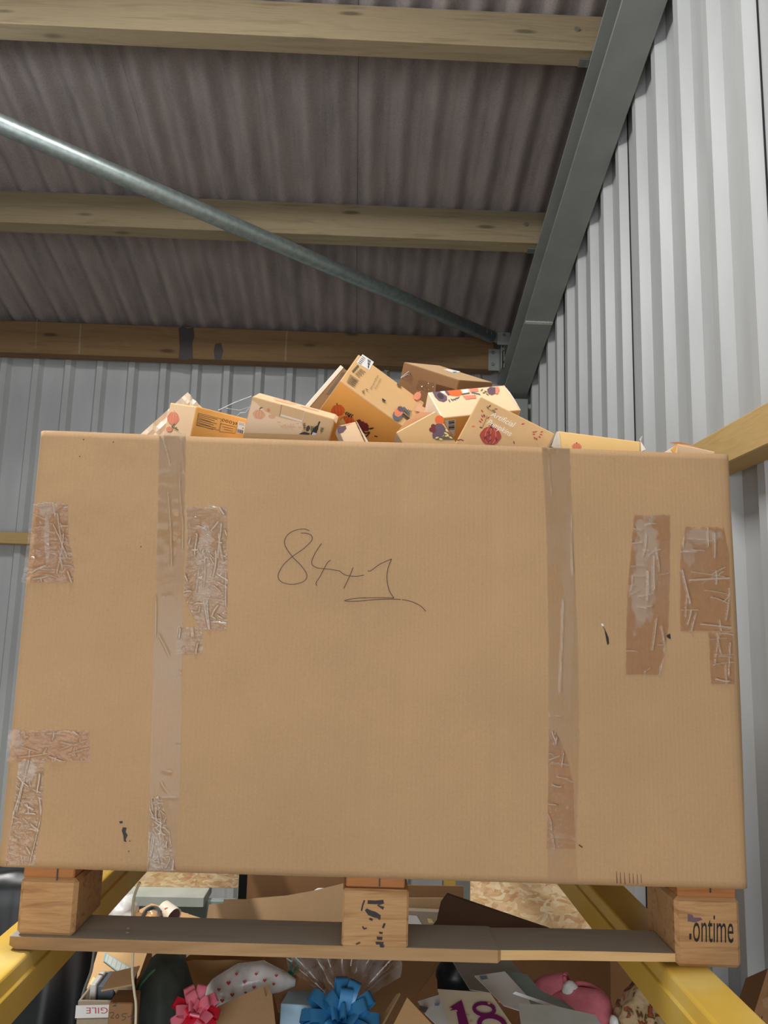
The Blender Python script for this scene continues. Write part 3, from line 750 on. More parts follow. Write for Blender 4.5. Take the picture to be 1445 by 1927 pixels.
# ------------------------------------------------------------------ boxes heaped in the big box
def pbox(name, A, v1, v2, v3, mats, mi, label, cat='gift box', group=None):
    V, F = prism(A, v1, v2, v3); P = np.array(V)
    r = root(name, ((P[:, 0].min() + P[:, 0].max()) / 2, (P[:, 1].min() + P[:, 1].max()) / 2, P[:, 2].min()), label, cat, group)
    o = build('carton', V, F, mats, r, mi, bevel=.0022, seg=2)
    return r, np.array(A), np.array(v1), np.array(v2), np.array(v3)
def frame2(A, YA, B, YB_, Cc):
    a = PY(*A, YA); b = PY(*B, YB_); v1 = b - a; r_ = ray(*Cc); t = (a - CAM) @ v1 / (r_ @ v1); v2 = CAM + r_ * t - a
    nn = np.cross(v1, v2); nn /= np.linalg.norm(nn)
    if nn @ (a - CAM) < 0: nn = -nn
    return a, v1, v2, nn
def frame_lean(A, YA, B, YB_, lean):
    a = PY(*A, YA); v1 = PY(*B, YB_) - a; d = np.array([0, lean, -1.0]); d = d - v1 * (d @ v1) / (v1 @ v1); v2 = _n(d) * .1
    nn = _n(np.cross(v1, v2)); nn = nn if nn @ (a - CAM) > 0 else -nn
    return a, v1, v2, nn
def sc(v, L): v = np.array(v, float); return v / np.linalg.norm(v) * L
GB = None
# white film-wrapped packet at the left
A_, v1, v2, nn = frame2((353, 738), 1.56, (270, 812), 1.52, (385, 772))
V, F = [], []
r = root('wrapped_packet', tuple(A_ + v1 * .5 + v2 * .5 + np.array([0, 0, -.06])), 'packet in crumpled white film behind the box with green-printed label panel', 'packet')
tag(r, 'packet in crumpled white film with a pointed corner, behind the ingredient-panel box', 'packet')
NN = 14
for side in (0, 1):
    for j in range(NN + 1):
        for i in range(NN + 1):
            p = A_ + v1 * 1.1 * i / NN + sc(v2, .12) * j / NN + nn * (.05 * side)
            e_ = 0 if side == 0 else 0
            p = p + nn * (.008 * mnoise.noise(Vector((i * .7, j * .7, side * 9)))); V.append(p)
K = (NN + 1) ** 2
for side in (0, 1):
    for j in range(NN):
        for i in range(NN):
            a = side * K + j * (NN + 1) + i; F.append((a, a + 1, a + NN + 2, a + NN + 1))
rim = [i for i in range(NN + 1)] + [j * (NN + 1) + NN for j in range(1, NN + 1)] + [NN * (NN + 1) + i for i in range(NN - 1, -1, -1)] + [j * (NN + 1) for j in range(NN - 1, 0, -1)]
for i in range(len(rim)): a, b = rim[i], rim[(i + 1) % len(rim)]; F.append((a, b, b + K, a + K))
build('film_wrap', V, F, 'print_white', r)
# B : box with information panel
A_ = np.array([-.3105, 1.36, 1.9966]); e1, e2, e3 = np.array([.0787, .0687, -.0007]), np.array([-.0697, .0801, .0291]), np.array([-.0083, .009, -.0445])
r, A_, v1, v2, v3 = pbox('pumpkin_box', A_, sc(e1, .112), sc(e3, .10), sc(e2, .110), ['print_orange', 'print_cream'], [0, 0, 1, 1, 1, 1], 'orange box with printed information panel and cream end, lying at the left of the heap')
tag(r, 'orange box with symbols and information panel on its side, cream end showing a faded pumpkin')
art = Art(A_, np.cross(e1, e3)); Q = lambda a, b: (250 + a / 6.283, 720 + b / 6.283)
art.line([Q(775, 362), Q(1045, 430), Q(1020, 565), Q(750, 505), Q(775, 362)], .9, 'ink_grey')
for i in range(8):
    y_ = 380 + i * 17; art.line([Q(775 - i * 3, y_), Q(1000 - i * 3 - (i % 3) * 30, y_ + 56)], 1.1, 'ink_grey')
for (a, b) in ((1070, 445), (1112, 455), (1155, 468)): art.ell(*Q(a, b), 2.6, 2.8, 0, 'ink_dk', 10); art.ell(*Q(a, b), 1.5, 1.7, 0, 'print_orange', 10)
for a in (1185, 1215): art.line([Q(a, 462 + (a - 1185) * .25), Q(a + 16, 480), Q(a, 500)], 1.4, 'ink_dk')
art.line([Q(1040, 485), Q(1215, 525), Q(1205, 600), Q(1025, 580), Q(1040, 485)], .9, 'ink_grey')
art.text('WARNING', *Q(1075, 560), 2.6, 12, 'ink_grey'); art.line([Q(1060, 520), Q(1190, 548)], .9, 'ink_grey')
art.poly([Q(1245, 455), Q(1330, 475), Q(1318, 610), Q(1225, 600)], 'paper_white'); 
art.line([Q(1255, 475), Q(1320, 490)], .8, 'ink_grey'); art.line([Q(1252, 492), Q(1316, 506)], .8, 'ink_grey')
for i in range(6): art.line([Q(1240 + i * 12, 548 + i * 3), Q(1235 + i * 12, 590 + i * 3)], [.9, 1.3][i % 2], 'ink_black')
art.ell(*Q(1300, 540), 1, 1, 0, 'ink_black', 8)
art.done('print', r)
art = Art(A_, np.cross(e2, e3)); art.pumpkin(*Q(476, 422), 11, 12, 8, 'ink_coral', 'ink_peach', 'ink_peach'); art.pumpkin(*Q(432, 550), 6, 5, 0, 'ink_coral', 'ink_peach', 'ink_peach')
for q_ in ((455, 500, 60), (480, 545, -20), (500, 540, 30), (470, 520, -60)): art.leaf(*Q(q_[0], q_[1]), 8, 3, q_[2], 'ink_green')
art.done('print', r)
# C : box with lid flap and dark bottle print
A_ = np.array([-.2063, 1.33, 2.0099]); e1, e2, e3 = np.array([.1478, .0144, -.0331]), np.array([-.016, .024, -.0608]), np.array([-.0007, .0828, .0329])
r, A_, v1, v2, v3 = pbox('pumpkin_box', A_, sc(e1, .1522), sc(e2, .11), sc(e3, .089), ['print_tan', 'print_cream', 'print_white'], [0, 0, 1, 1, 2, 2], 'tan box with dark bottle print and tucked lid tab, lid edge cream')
Q = lambda a, b: (450 + a / 6.02, 720 + b / 6.02)
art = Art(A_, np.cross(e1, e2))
art.poly([Q(150, 200), Q(200, 235), Q(300, 330), Q(455, 395), Q(600, 430), Q(720, 455), Q(735, 500), Q(690, 590), Q(52, 568)], 'print_cream')  # glare on the lower left painted in as a lighter cream patch
art.pumpkin(*Q(225, 362), 12, 9, 8, 'ink_peach', 'ink_coral', 'ink_coral'); art.ell(*Q(332, 312), 3, 3.4, 0, 'ink_coral', 10); art.leaf(*Q(225, 295), 8, 3, -20, 'ink_grey'); art.ell(*Q(370, 385), 7, 4, 10, 'ink_peach', 10)
art.poly([Q(482, 250), Q(740, 320), Q(712, 448), Q(458, 380)], 'print_tan'); art.line([Q(470, 368), Q(712, 438)], 3.2, 'print_white'); art.line([Q(742, 320), Q(714, 446)], .8, 'print_white'); art.line([Q(482, 250), Q(458, 380)], .8, 'ink_grey')
art.line([Q(912, 440), Q(895, 480)], 2.6, 'ink_black'); art.poly([Q(893, 478), Q(902, 482), Q(892, 530), Q(868, 590), Q(806, 588), Q(840, 515), Q(862, 496)], 'ink_black'); art.poly([Q(835, 560), Q(880, 575), Q(868, 596), Q(822, 594)], 'paper_white')
art.ell(*Q(778, 520), 3.4, 6, 20, 'ink_dk', 10); art.poly([Q(740, 555), Q(800, 575), Q(790, 592), Q(672, 584), Q(700, 570)], 'ink_dk')
art.sprig(*Q(815, 560), 9, -80, 'ink_green', None, 3, 2.6); art.sprig(*Q(925, 575), 9, -75, 'ink_green', None, 3, 2.6); art.sprig(*Q(740, 540), 11, -95, 'ink_grey', None, 3, 2.4)
for i in range(10): art.line([Q(430 + i * 30, 440 + (i * 37) % 80), Q(450 + i * 30, 455 + (i * 53) % 90), Q(462 + i * 30, 440 + (i * 41) % 90)], .6, 'ink_pale')
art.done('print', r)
art = Art(A_, np.cross(e1, e3)); art.poly([Q(390, 175), Q(560, 205), Q(650, 245), Q(560, 240), Q(410, 200)], 'ink_peach'); art.line([Q(700, 265), Q(900, 320)], 2, 'ink_peach'); art.done('print', r)
# lid lip overhanging on the right
V, F = sheet_geo([A_ + v1 * .99, A_ + v1 * .99 + v3 * .95, A_ + v1 * 1.03 + v3 * .95 + v2 * .03, A_ + v1 * 1.03 + v2 * .05], .0015); build('lid_flap', V, F, 'print_cream', r)
# L : small open end beside C
a, v1, v2, nn = frame_lean((669, 793), 1.36, (634, 803), 1.35, -.25)
r, *_ = pbox('pumpkin_box', a, v1, sc(v2, .07), sc(nn, .025), ['print_cream', 'print_white'], [0, 1, 1, 1, 1, 1], 'small cream box end with grey-violet blot squeezed beside the tan bottle-print box')
art = Art(a, nn); art.poly([(634, 803), (650, 801), (652, 806), (645, 814), (636, 816)], 'ink_purple'); art.poly([(637, 801), (668, 794), (650, 801)], 'ink_peach'); art.done('print', r)
fl = [a + v2 * 1.0 + np.array([.002, -.004, 0]), a + np.array([.002, -.002, 0]), a + np.array([.012, .002, -.016]), a + v2 * .9 + np.array([.016, 0, -.01])]
V, F = sheet_geo(fl, .0012); build('flap', V, F, 'print_white', r)
# D : plain brown box behind the tall orange one
a, v1, v2, nn = frame2((647, 692), 1.80, (583, 766), 1.76, (700, 735))
r, *_ = pbox('brown_box', a, v1 * 1.2, sc(v2, .10), sc(nn, .05), ['card_brown', 'card_tan'], [0, 0, 1, 1, 1, 1], 'brown parcel box with pale worn edge, propped behind the tall orange box', 'carton')
V, F = prism(a - sc(nn, .001) + sc(v2, -.010), v1 * 1.2, sc(v2, .010), sc(nn, .05)); build('open_flap', V, F, 'print_white', r, bevel=.001)
art = Art(a, nn); art.poly([(643, 700), (652, 700), (624, 742), (612, 742)], 'tape_smooth'); art.line([(613, 729), (620, 718)], 1.8, 'ink_black'); art.done('tape', r)
# E : tall orange box
a = PY(640.2, 716.1, 1.47); los = _n(a - CAM)
wdir = PY(679, 661, 1.47) - a; wdir = _n(wdir - los * (wdir @ los)); th = math.radians(66)
e2 = wdir * math.cos(th) + los * math.sin(th); e3 = -wdir * math.sin(th) + los * math.cos(th); e1 = np.cross(e2, e3)
if e1[0] < 0: e1 = -e1
r, A_, v1, v2, v3 = pbox('pumpkin_box', a, e1 * .178, e2 * .171, e3 * .20, ['print_tan', 'print_orange', 'print_yellow'], [0, 0, 1, 1, 2, 2], 'tallest orange box standing tilted, barcode sticker on its tan side, red pumpkin print')
Q = lambda p, q: (590 + p / 6.568, 640 + q / 6.568)
art = Art(A_, np.cross(e1, e2))
art.poly([Q(605, 175), Q(745, 270), Q(690, 370), Q(528, 278)], 'paper_white')
for i in range(9): art.line([Q(668 + i * 7 - i * 6.5, 238 + i * 12), Q(710 + i * 2 - i * 6, 262 + i * 11)], [.9, 1.5, .7][i % 3], 'ink_black')
for i in range(5): art.line([Q(590 - i * 12 + 10, 200 + i * 18), Q(640 - i * 12, 232 + i * 16)], .9, 'ink_grey')
for i in range(4): art.ell(*Q(545 - i * 18, 322 + i * 20), 2.3, 2.3, 0, 'ink_grey', 8)
for i in range(7): art.line([Q(575 - i * 10, 350 + i * 10), Q(645 - i * 12 - 10 * (i % 2), 400 + i * 10)], .8, 'ink_grey')
for i in range(9): art.line([Q(450 - i * 5, 425 + i * 11), Q(560 - i * 6 - 14 * (i % 2), 500 + i * 9)], .9, 'ink_grey')
art.text('please scan the QR code', *Q(712, 606), 3.3, -61, 'ink_grey', .62); art.text('for more products', *Q(768, 606), 3.3, -61, 'ink_grey', .62)
for (p_, q_, an) in ((600, 620, 60), (620, 610, 80), (640, 600, 30), (870, 370, 20), (890, 385, -10)): art.leaf(*Q(p_, q_), 7, 2, an, 'ink_grey')
art.poly([Q(1035, 528), Q(1090, 562), Q(1072, 582), Q(1030, 556)], 'ink_grey'); art.poly([Q(850, 715), Q(900, 752), Q(872, 760), Q(846, 742)], 'ink_dk')
art.pumpkin(*Q(1283, 690), 6.5, 8, 30, 'ink_coral', 'ink_peach', 'ink_peach'); art.leaf(*Q(1310, 745), 5, 2, 20, 'ink_coral'); art.leaf(*Q(1335, 710), 4, 1.5, 70, 'ink_grey')
art.ell(*Q(1040, 925), 9, 11, 30, 'ink_slate', 14); art.pumpkin(*Q(1050, 890), 7.5, 9, 30, 'ink_coral', 'ink_orange'); art.ell(*Q(1075, 850), 6, 5, 30, 'ink_purple', 12)
art.line([Q(1110, 830), Q(1185, 915)], 4.5, 'ink_slate'); art.line([Q(1105, 910), Q(1185, 975)], 4, 'ink_dk'); art.sprig(*Q(1140, 860), 10, 20, 'ink_grey', None, 3, 2.2)
art.poly([Q(1290, 790), Q(1395, 845), Q(1370, 900), Q(1240, 870)], 'ink_pale')
art.done('print', r)
art = Art(A_, np.cross(e1, e3))
art.pumpkin(*Q(300, 870), 13, 11, -8, 'ink_orange', 'ink_red', 'ink_green'); art.pumpkin(*Q(420, 1000), 14, 9, 15, 'ink_orange', 'ink_red'); art.poly([Q(320, 1010), Q(360, 960), Q(400, 1030), Q(330, 1045)], 'ink_yellow')
art.sprig(*Q(370, 890), 16, 25, 'ink_green', 'ink_dk', 4, 3.2)
for (p_, q_, s_) in ((560, 1010, 5), (600, 1040, 6), (640, 1060, 6), (580, 1070, 6), (620, 1090, 6), (655, 1095, 5)): art.ell(*Q(p_, q_), s_, s_ * .9, 0, 'ink_maroon', 12, 5, .15)
art.leaf(*Q(680, 1100), 11, 4, -12, 'ink_dk'); art.line(smooth_pts([Q(600, 1120), Q(640, 1150), Q(690, 1140), Q(650, 1190), Q(600, 1180)]), 2.6, 'ink_dk'); art.line([Q(750, 1185), Q(790, 1195)], 2, 'ink_dk')
art.done('print', r)
# F : plain brown carton at the back
A_ = np.array([.2152, 1.75, 2.197]); e1, e2, e3 = np.array([-.1285, .0954, .0744]), np.array([.0989, .1075, .0331]), np.array([-.0039, .0094, -.0188])
r, A_, v1, v2, v3 = pbox('brown_carton', A_, sc(e1, .1765), sc(e3, .27), sc(e2, .150), ['card_brown', 'card_tan'], [0, 0, 1, 1, 0, 0], 'plain brown carton with tape and white label, topmost at the back of the heap', 'carton')
Q = lambda p, q: (730 + p / 7.225, 670 + q / 7.225)
art = Art(A_, np.cross(e1, e3)); art.poly([Q(415, 315), Q(630, 365), Q(615, 520), Q(375, 450)], 'tape_brown'); art.poly([Q(650, 375), Q(905, 440), Q(900, 520), Q(640, 520)], 'tape_brown'); art.poly([Q(310, 225), Q(345, 290), Q(325, 385), Q(170, 300)], 'tape_brown')
art.line([Q(175, 290), Q(285, 205)], .9, 'paper_white'); art.line([Q(175, 298), Q(265, 245)], .9, 'paper_white'); art.done('packing_tape', r)
art = Art(A_, np.cross(e1, e2)); art.poly([Q(750, 182), Q(830, 178), Q(985, 210), Q(920, 238)], 'paper_white'); art.poly([Q(870, 215), Q(930, 212), Q(945, 226), Q(900, 230)], 'ink_slate'); art.done('shipping_label', r)
# H : box lying with harvest print on its upper face
A_ = np.array([.1503, 1.5, 2.0309]); e1, e2, e3 = np.array([.1666, .0406, .0342]), np.array([-.026, .049, .0687]), np.array([-.0009, .0105, -.0079])
r, A_, v1, v2, v3 = pbox('pumpkin_box', A_, sc(e1, .1749), sc(e2, .0884), sc(e3, .10), ['print_cream', 'print_orange', 'print_white'], [0, 0, 1, 1, 2, 2], 'cream box lying on its side with harvest fruit print along its upper edge')
art = Art(A_, np.cross(e1, e2)); R2 = lambda p, q: (840 + p / 6.568, 700 + q / 6.568)
art.poly([Q(605, 490), Q(700, 480), Q(800, 545), Q(805, 600), Q(760, 628), Q(690, 610), Q(640, 560)], 'ink_purple'); art.ell(*Q(715, 545), 7, 5, 40, 'ink_dk', 12)
art.poly([Q(720, 478), Q(770, 474), Q(780, 510), Q(740, 505)], 'paper_white'); art.poly([Q(800, 472), Q(985, 455), Q(1015, 520), Q(960, 545), Q(850, 540)], 'ink_orange'); art.poly([Q(770, 476), Q(805, 472), Q(850, 530), Q(815, 535)], 'ink_purple')
for k_ in range(5): art.leaf(*Q(820 + k_ * 28, 585 - 6 * (k_ % 2)), 8, 2.6, 60 - k_ * 25, 'ink_slate')
art.poly([Q(1005, 455), Q(1085, 445), Q(1095, 500), Q(1020, 505)], 'paper_white'); art.line([Q(1000, 520), Q(1110, 500)], 2.2, 'ink_grey')
art.poly([Q(1015, 540), Q(1190, 525), Q(1200, 575), Q(1120, 580), Q(1060, 590)], 'ink_coral'); art.poly([Q(1105, 445), Q(1220, 432), Q(1230, 480), Q(1120, 490)], 'ink_coral')
for k_ in range(4): art.leaf(*Q(1130 + k_ * 28, 505), 7, 2.4, -20 + 15 * k_, 'ink_slate')
for k_ in range(5): art.leaf(*R2(420 + k_ * 22, 235 + (k_ % 2) * 25), 7, 2.4, -40 + 25 * k_, 'ink_green')
art.poly([R2(500, 215), R2(540, 185), R2(610, 190), R2(615, 260), R2(550, 282), R2(520, 255)], 'ink_purple'); art.ell(*R2(628, 215), 4, 5, 0, 'ink_coral', 10); art.ell(*R2(622, 250), 3, 3, 0, 'ink_coral', 10)
art.done('print', r)
ap = A_ + v1 + v2 * 1.0
V, F = sheet_geo([A_ + v1 * 1.002, A_ + v1 * 1.015 + v2 * .35, A_ + v1 * 1.018 + v2 * .7, A_ + v1 * 1.003 + v2, A_ + v1 * .995 + v2 + v3 * .2, A_ + v1 * .995 + v3 * .2], .001); build('end_flap', V, F, 'print_white', r)
# barcode sticker on shaded side
art = Art(A_, np.cross(e1, e3)); art.poly([Q(770, 875), Q(922, 862), Q(905, 1090), Q(890, 1090), Q(800, 960)], 'paper_white')
for i in range(6): art.line([Q(822, 890 + i * 22), Q(905, 882 + i * 22)], [1.6, 2.4, 1.1][i % 3], 'ink_black')
art.done('barcode_sticker', r)
# G : open box with dark aubergine print
a, v1, v2, nn = frame2((820, 772.4), 1.335, (744.5, 813.3), 1.33, (855.3, 827.8))
r, *_ = pbox('pumpkin_box', a, v1, sc(v2, .085), sc(nn, .06), ['print_tan', 'print_inner', 'print_white'], [0, 1, 1, 1, 2, 2], 'tan box with dark aubergine and berry print, its lid gaping open')
art = Art(a, nn); art.ell(*Q(700, 870), 8.5, 9, -20, 'ink_orange', 14); art.ell(*Q(690, 1010), 12.5, 13, 30, 'ink_purple', 16); art.poly([Q(600, 1060), Q(740, 1080), Q(700, 1130), Q(610, 1120)], 'ink_purple')
for (p_, q_) in ((615, 955), (590, 1000), (620, 1010)): art.ell(*Q(p_, q_), 4.4, 4.4, 0, 'ink_maroon', 10)
art.poly([Q(780, 975), Q(905, 1138), Q(640, 1138), Q(680, 1105), Q(760, 1090)], 'ink_grey')
for (p_, q_, an) in ((780, 990, 50), (760, 1040, 20), (800, 1050, 60), (770, 1090, -10), (830, 1095, 30), (640, 1120, -20), (690, 1125, 10)): art.leaf(*Q(p_, q_), 8, 4, an, 'ink_yellow')
pass
art.done('print', r)
b0 = a; b1 = a + v1; lift = -sc(v2, .022)
m0 = (b0 + b1) / 2 + lift * .55 + nn * .02
V, F = sheet_geo([b1 + nn * .012, b1 + v1 * -.35 + lift * .6 + nn * .014, b1 + v1 * -.75 + lift * .75 + nn * .016, b0 + v1 * .02 + lift * .25 + nn * .02, b0 + nn * .012], .0015); build('lid_flap', V, F, 'print_inner', r)
# I : 'Artificial Pumpkins' box
a, v1, v2, nn = frame2((903.9, 745.7), 1.345, (1044.8, 816.5), 1.335, (859.8, 827.9))
r, *_ = pbox('pumpkin_box', a, v1 * 1.0, sc(v2, .14), sc(nn, .07), ['print_tan', 'print_orange', 'print_white'], [0, 0, 1, 1, 2, 2], 'tan box lettered Artificial Pumpkins with red pumpkin print, tilted on its corner')
art = Art(a, nn)
art.pumpkin(*R2(545, 790), 20, 17, 5, 'ink_red', 'ink_coral')
for (p_, q_) in ((490, 740), (510, 790), (560, 760), (600, 800), (470, 800), (560, 830)): art.sprig(*R2(p_, q_), 6, (p_ * 7) % 180, 'ink_maroon', None, 2, 2)
ang = 26.7
art.text('Artificial', *R2(540, 540), 11, 27.5, 'ink_white', .9, 1, .3); art.text('Pumpkins', *R2(495, 640), 11, 28.5, 'ink_white', .84, 1, .3)
for (p_, q_, an, m_) in ((430, 465, 60, 'ink_red'), (430, 530, 55, 'ink_red'), (460, 520, 70, 'ink_maroon'), (400, 600, 40, 'ink_red'), (425, 570, 60, 'ink_red'), (500, 580, -40, 'ink_red'), (310, 672, 0, 'ink_orange'), (500, 425, 60, 'ink_green'), (520, 440, -50, 'ink_maroon'), (560, 470, 15, 'ink_green'), (590, 455, 10, 'ink_red'), (575, 490, 20, 'ink_green'), (925, 650, -20, 'ink_red'), (830, 850, 80, 'ink_red'), (405, 680, 20, 'ink_maroon'), (520, 665, 10, 'ink_red')):
    art.leaf(*R2(p_, q_), 7, 3, an, m_)
for (p_, q_, an) in ((1060, 770, 0), (1085, 745, -20), (1080, 800, 60), (1110, 810, 75), (1140, 790, 50), (1150, 770, 10), (1160, 745, -15), (1060, 740, 10)): art.leaf(*R2(p_, q_), 6, 2.8, an, 'ink_red')
art.line([R2(440, 690), R2(480, 610), R2(500, 540)], .9, 'ink_green'); art.line([R2(500, 420), R2(520, 460), R2(590, 500)], .8, 'ink_green')
art.line([R2(130, 845), R2(180, 835), R2(210, 850)], 2, 'ink_maroon')
art.done('print', r)
# J : yellow box on the right
a, v1, v2, nn = frame_lean((1050.2, 810.5), 1.315, (1205.4, 830.8), 1.31, -.15)
r, *_ = pbox('pumpkin_box', a, v1, sc(v2, .11), sc(nn, .08), ['print_yellow', 'print_white'], [0, 0, 1, 1, 1, 1], 'pale yellow box with white side flaps, low in the heap beside the lettered box')
art = Art(a, nn); art.pumpkin(1085, 840, 9, 6, 0, 'ink_coral', 'ink_orange'); art.done('print', r)
V, F = sheet_geo([PY(1048, 812, 1.312), PY(1038, 840, 1.30), PY(1056, 850, 1.308), PY(1052, 813, 1.313)], .001); build('side_flap', V, F, 'print_white', r)
V, F = sheet_geo([PY(1205, 830, 1.309), PY(1215, 846, 1.30), PY(1206, 850, 1.307)], .001); build('side_flap', V, F, 'print_white', r)
V, F = sheet_geo([PY(1204, 826, 1.33), PY(1209, 820, 1.34), PY(1206, 830, 1.33)], .001); build('torn_corner', V, F, 'print_white', r)
# K : cream box at the right corner
a, v1, v2, nn = frame_lean((1275, 834.7), 1.31, (1346, 849.5), 1.315, -.05)
r, *_ = pbox('pumpkin_box', a, v1, sc(v2, .10), sc(nn, .08), ['print_cream', 'print_inner', 'print_white'], [0, 1, 1, 1, 2, 2], 'peach box with bowed open lid at the big box corner beside the wall rail')
fl = []
for t in (0, .25, .5, .75, 1): fl.append(a + v1 * t + np.array([0, .035, .012 * math.sin(math.pi * (t * .8 + .2)) + .004]))
V, F = sheet_geo([a + v1 * 1.0 + nn * .003, a + nn * .003] + fl, .0015); build('lid_flap', V, F, 'print_inner', r)
V, F = sheet_geo([a, PY(1262, 846, 1.30), PY(1270, 856, 1.298)], .001); build('side_flap', V, F, 'print_orange', r)
# cobweb strands
r = root('cobweb', tuple(PY(430, 770, 1.37)), 'fine cobweb strands strung between two boxes of the heap', 'cobweb')
for pts in ([(411, 772, 1.375), (440, 758, 1.36), (473, 745.5, 1.335)], [(446, 782, 1.38), (452, 777, 1.37), (462, 776, 1.35), (470, 765, 1.34)], [(425, 768, 1.37), (450, 772, 1.36), (468, 766, 1.335)]):
    V, F = tube_geo([PY(*p) for p in pts], .0006 if pts[0][0] != 425 else .0003, 5); build('strand', V, F, 'web_silk', r)

# ------------------------------------------------------------------ beneath and behind the pallet
FS = []
# lower stillage carton
oc = root('open_carton', (.16, 2.06, .0), 'large open brown carton full of party goods under the pallet', 'cardboard box')
ox0, ox1, oy0, oy1, oz0, oz1 = -.455, .80, 1.67, 2.52, .40, .66
box('base', (ox0, ox1, oy0, oy1, 0, .40), 'card_brown', oc)
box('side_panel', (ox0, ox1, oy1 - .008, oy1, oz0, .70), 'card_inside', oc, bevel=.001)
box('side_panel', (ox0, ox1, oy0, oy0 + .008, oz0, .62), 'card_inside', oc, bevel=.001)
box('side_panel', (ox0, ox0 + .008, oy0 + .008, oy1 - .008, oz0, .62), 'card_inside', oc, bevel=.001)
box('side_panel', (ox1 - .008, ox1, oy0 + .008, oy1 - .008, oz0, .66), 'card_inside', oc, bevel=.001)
sheet('flap', [(385, 1752, 2.53), (393, 1702, 2.56), (420, 1700, 2.56), (421, 1692, 2.57), (466, 1692, 2.57), (470, 1691, 2.57), (540, 1685, 2.57), (590, 1676, 2.58), (655, 1660, 2.58), (655, 1755, 2.53)], .005, 'card_tan', oc)
sheet('flap', [(842, 1684, 1.98), (1030, 1748, 2.2), (1070, 1765, 2.2), (800, 1765, 2.2), (822, 1735, 2.12), (830, 1700, 2.02)], .005, 'card_dark', oc)  # shaded flap: its shade is put into the darker card colour
o = sheet('loose_cardboard', [(762, 1690, 2.66), (838, 1690, 2.66), (834, 1717, 2.66), (820, 1760, 2.65), (762, 1760, 2.65)], .005, 'card_tan'); tag(o, 'tan cardboard scrap behind the central pallet block', 'cardboard')
c2 = sheet('small_parcel', [(764, 1714, 2.56), (834, 1717, 2.56), (822, 1760, 2.55), (764, 1760, 2.55)], .05, 'card_grey'); tag(c2, 'greyish parcel with white label and yellow sticker behind the central block', 'parcel')
art = Art(PY(790, 1730, 2.56) + np.array([0, -.012, 0]), (0, -1, .15)); art.poly([(768, 1722), (784, 1723), (795, 1742), (768, 1742)], 'paper_white'); art.poly([(804, 1728), (812, 1729), (816, 1737), (806, 1737)], 'ink_yellow'); art.done('label', c2)
# far stack on the floor behind : painted board, plank ledge, chipboard
o = box('painted_board', (-1.6, -.50, 3.52, 3.56, 0, .448), 'paint_teal'); tag(o, 'dull teal painted board below the grey plank, seen through the pallet', 'board')
o = box('timber_plank', (-1.6, -.62, 3.44, 3.62, .448, .488), 'paint_grey'); tag(o, 'pale grey plank lying under the chipboard sheet, seen through the pallet', 'plank')
o = box('chipboard_sheet', (-1.5, -.49, 3.56, 3.58, .488, .74), 'osb', bevel=.001); tag(o, 'chipboard sheet standing on the grey plank, seen through the pallet', 'board')
o = box('black_post', (-.488, -.43, 3.5, 3.55, 0, .74), 'black_plastic'); tag(o, 'short black post at the end of the chipboard sheet', 'post')
V, F = sheet_geo([PY(885, 1655, 3.3), PY(1120, 1655, 3.3), PY(1170, 1760, 3.1), PY(885, 1760, 3.1)], .018); o = build('chipboard_sheet', V, F, 'osb', None); tag(o, 'brown chipboard sheet leaning behind the dark flap near the wall-side rack beam', 'board')
o = box('cardboard_sheet', (.16, .40, 2.95, 2.956, 0, .70), 'card_brown', bevel=0); tag(o, 'brown cardboard sheet standing behind the dark carton flap', 'cardboard')
if 0: o = sheet('yellow_strip', [(848, 1668, 3.0), (894, 1668, 3.0), (906, 1704, 2.9), (880, 1704, 2.9)], .02, 'yellow_paint'); pass
o = box('cardboard_sheet', (-.40, -.02, 3.1, 3.106, 0, .72), 'card_brown', bevel=0); tag(o, 'brown cardboard sheet standing behind the tan carton flap', 'cardboard')
o = sheet('white_card', [(568, 1690, 2.72), (598, 1671, 2.72), (624, 1671, 2.72), (620, 1760, 2.62), (568, 1760, 2.62)], .004, 'paper_white'); tag(o, 'white card corner poking above the tan carton flap', 'card')
# carton carrying bag and ornaments
o = box('closed_carton', (-.86, -.54, 2.40, 2.74, 0, .665), 'card_brown'); tag(o, 'plain brown carton beneath the white plastic bag and ornaments', 'carton')
V, F = blob_geo(PY(228, 1714, 2.62), (.05, .055, .048), .35, 2.2, 3); o = build('plastic_bag', V, F, 'white_plastic', None, smooth=True); tag(o, 'crumpled white plastic bag behind the pallet corner block', 'bag')
r = root('clear_bauble', tuple(PY(286, 1738, 2.55)), 'clear round bauble lying beside a small patterned cup', 'ornament')
V, F = blob_geo(PY(286, 1727, 2.55), (.034, .034, .034), .0, 1, 1, 3); build('globe', V, F, 'cellophane', r, smooth=True)
V, F = blob_geo(PY(285, 1728, 2.55), (.02, .02, .016), .2, 1, 1, 2); build('filling', V, F, 'print_orange', r, smooth=True)
p = PY(322, 1721, 2.60); r = root('patterned_cup', tuple(p), 'small white and brown patterned cup lying on its side', 'cup')
V, F = tube_geo([p + np.array([-.03, .02, .01]), p + np.array([.012, -.01, -.004])], [.026, .028], 16, False); build('wall', V, F, 'print_white', r, smooth=True)
V, F = tube_geo([p + np.array([.008, -.008, -.003]), p + np.array([.010, -.0095, -.0035])], [.024, .024], 16); build('inside', V, F, 'ink_purple', r)
V, F = blob_geo(p + np.array([-.012, -.012, .018]), (.008, .004, .007), 0, 1, 1, 2); build('motif', V, F, 'ink_orange', r)
o = sheet('loose_cardboard', [(262, 1712, 2.75), (285, 1700, 2.75), (330, 1712, 2.72), (395, 1733, 2.7), (395, 1737, 2.7), (262, 1737, 2.7)], .005, 'card_kraft'); tag(o, 'curled kraft cardboard scrap behind the bauble and cup', 'cardboard')
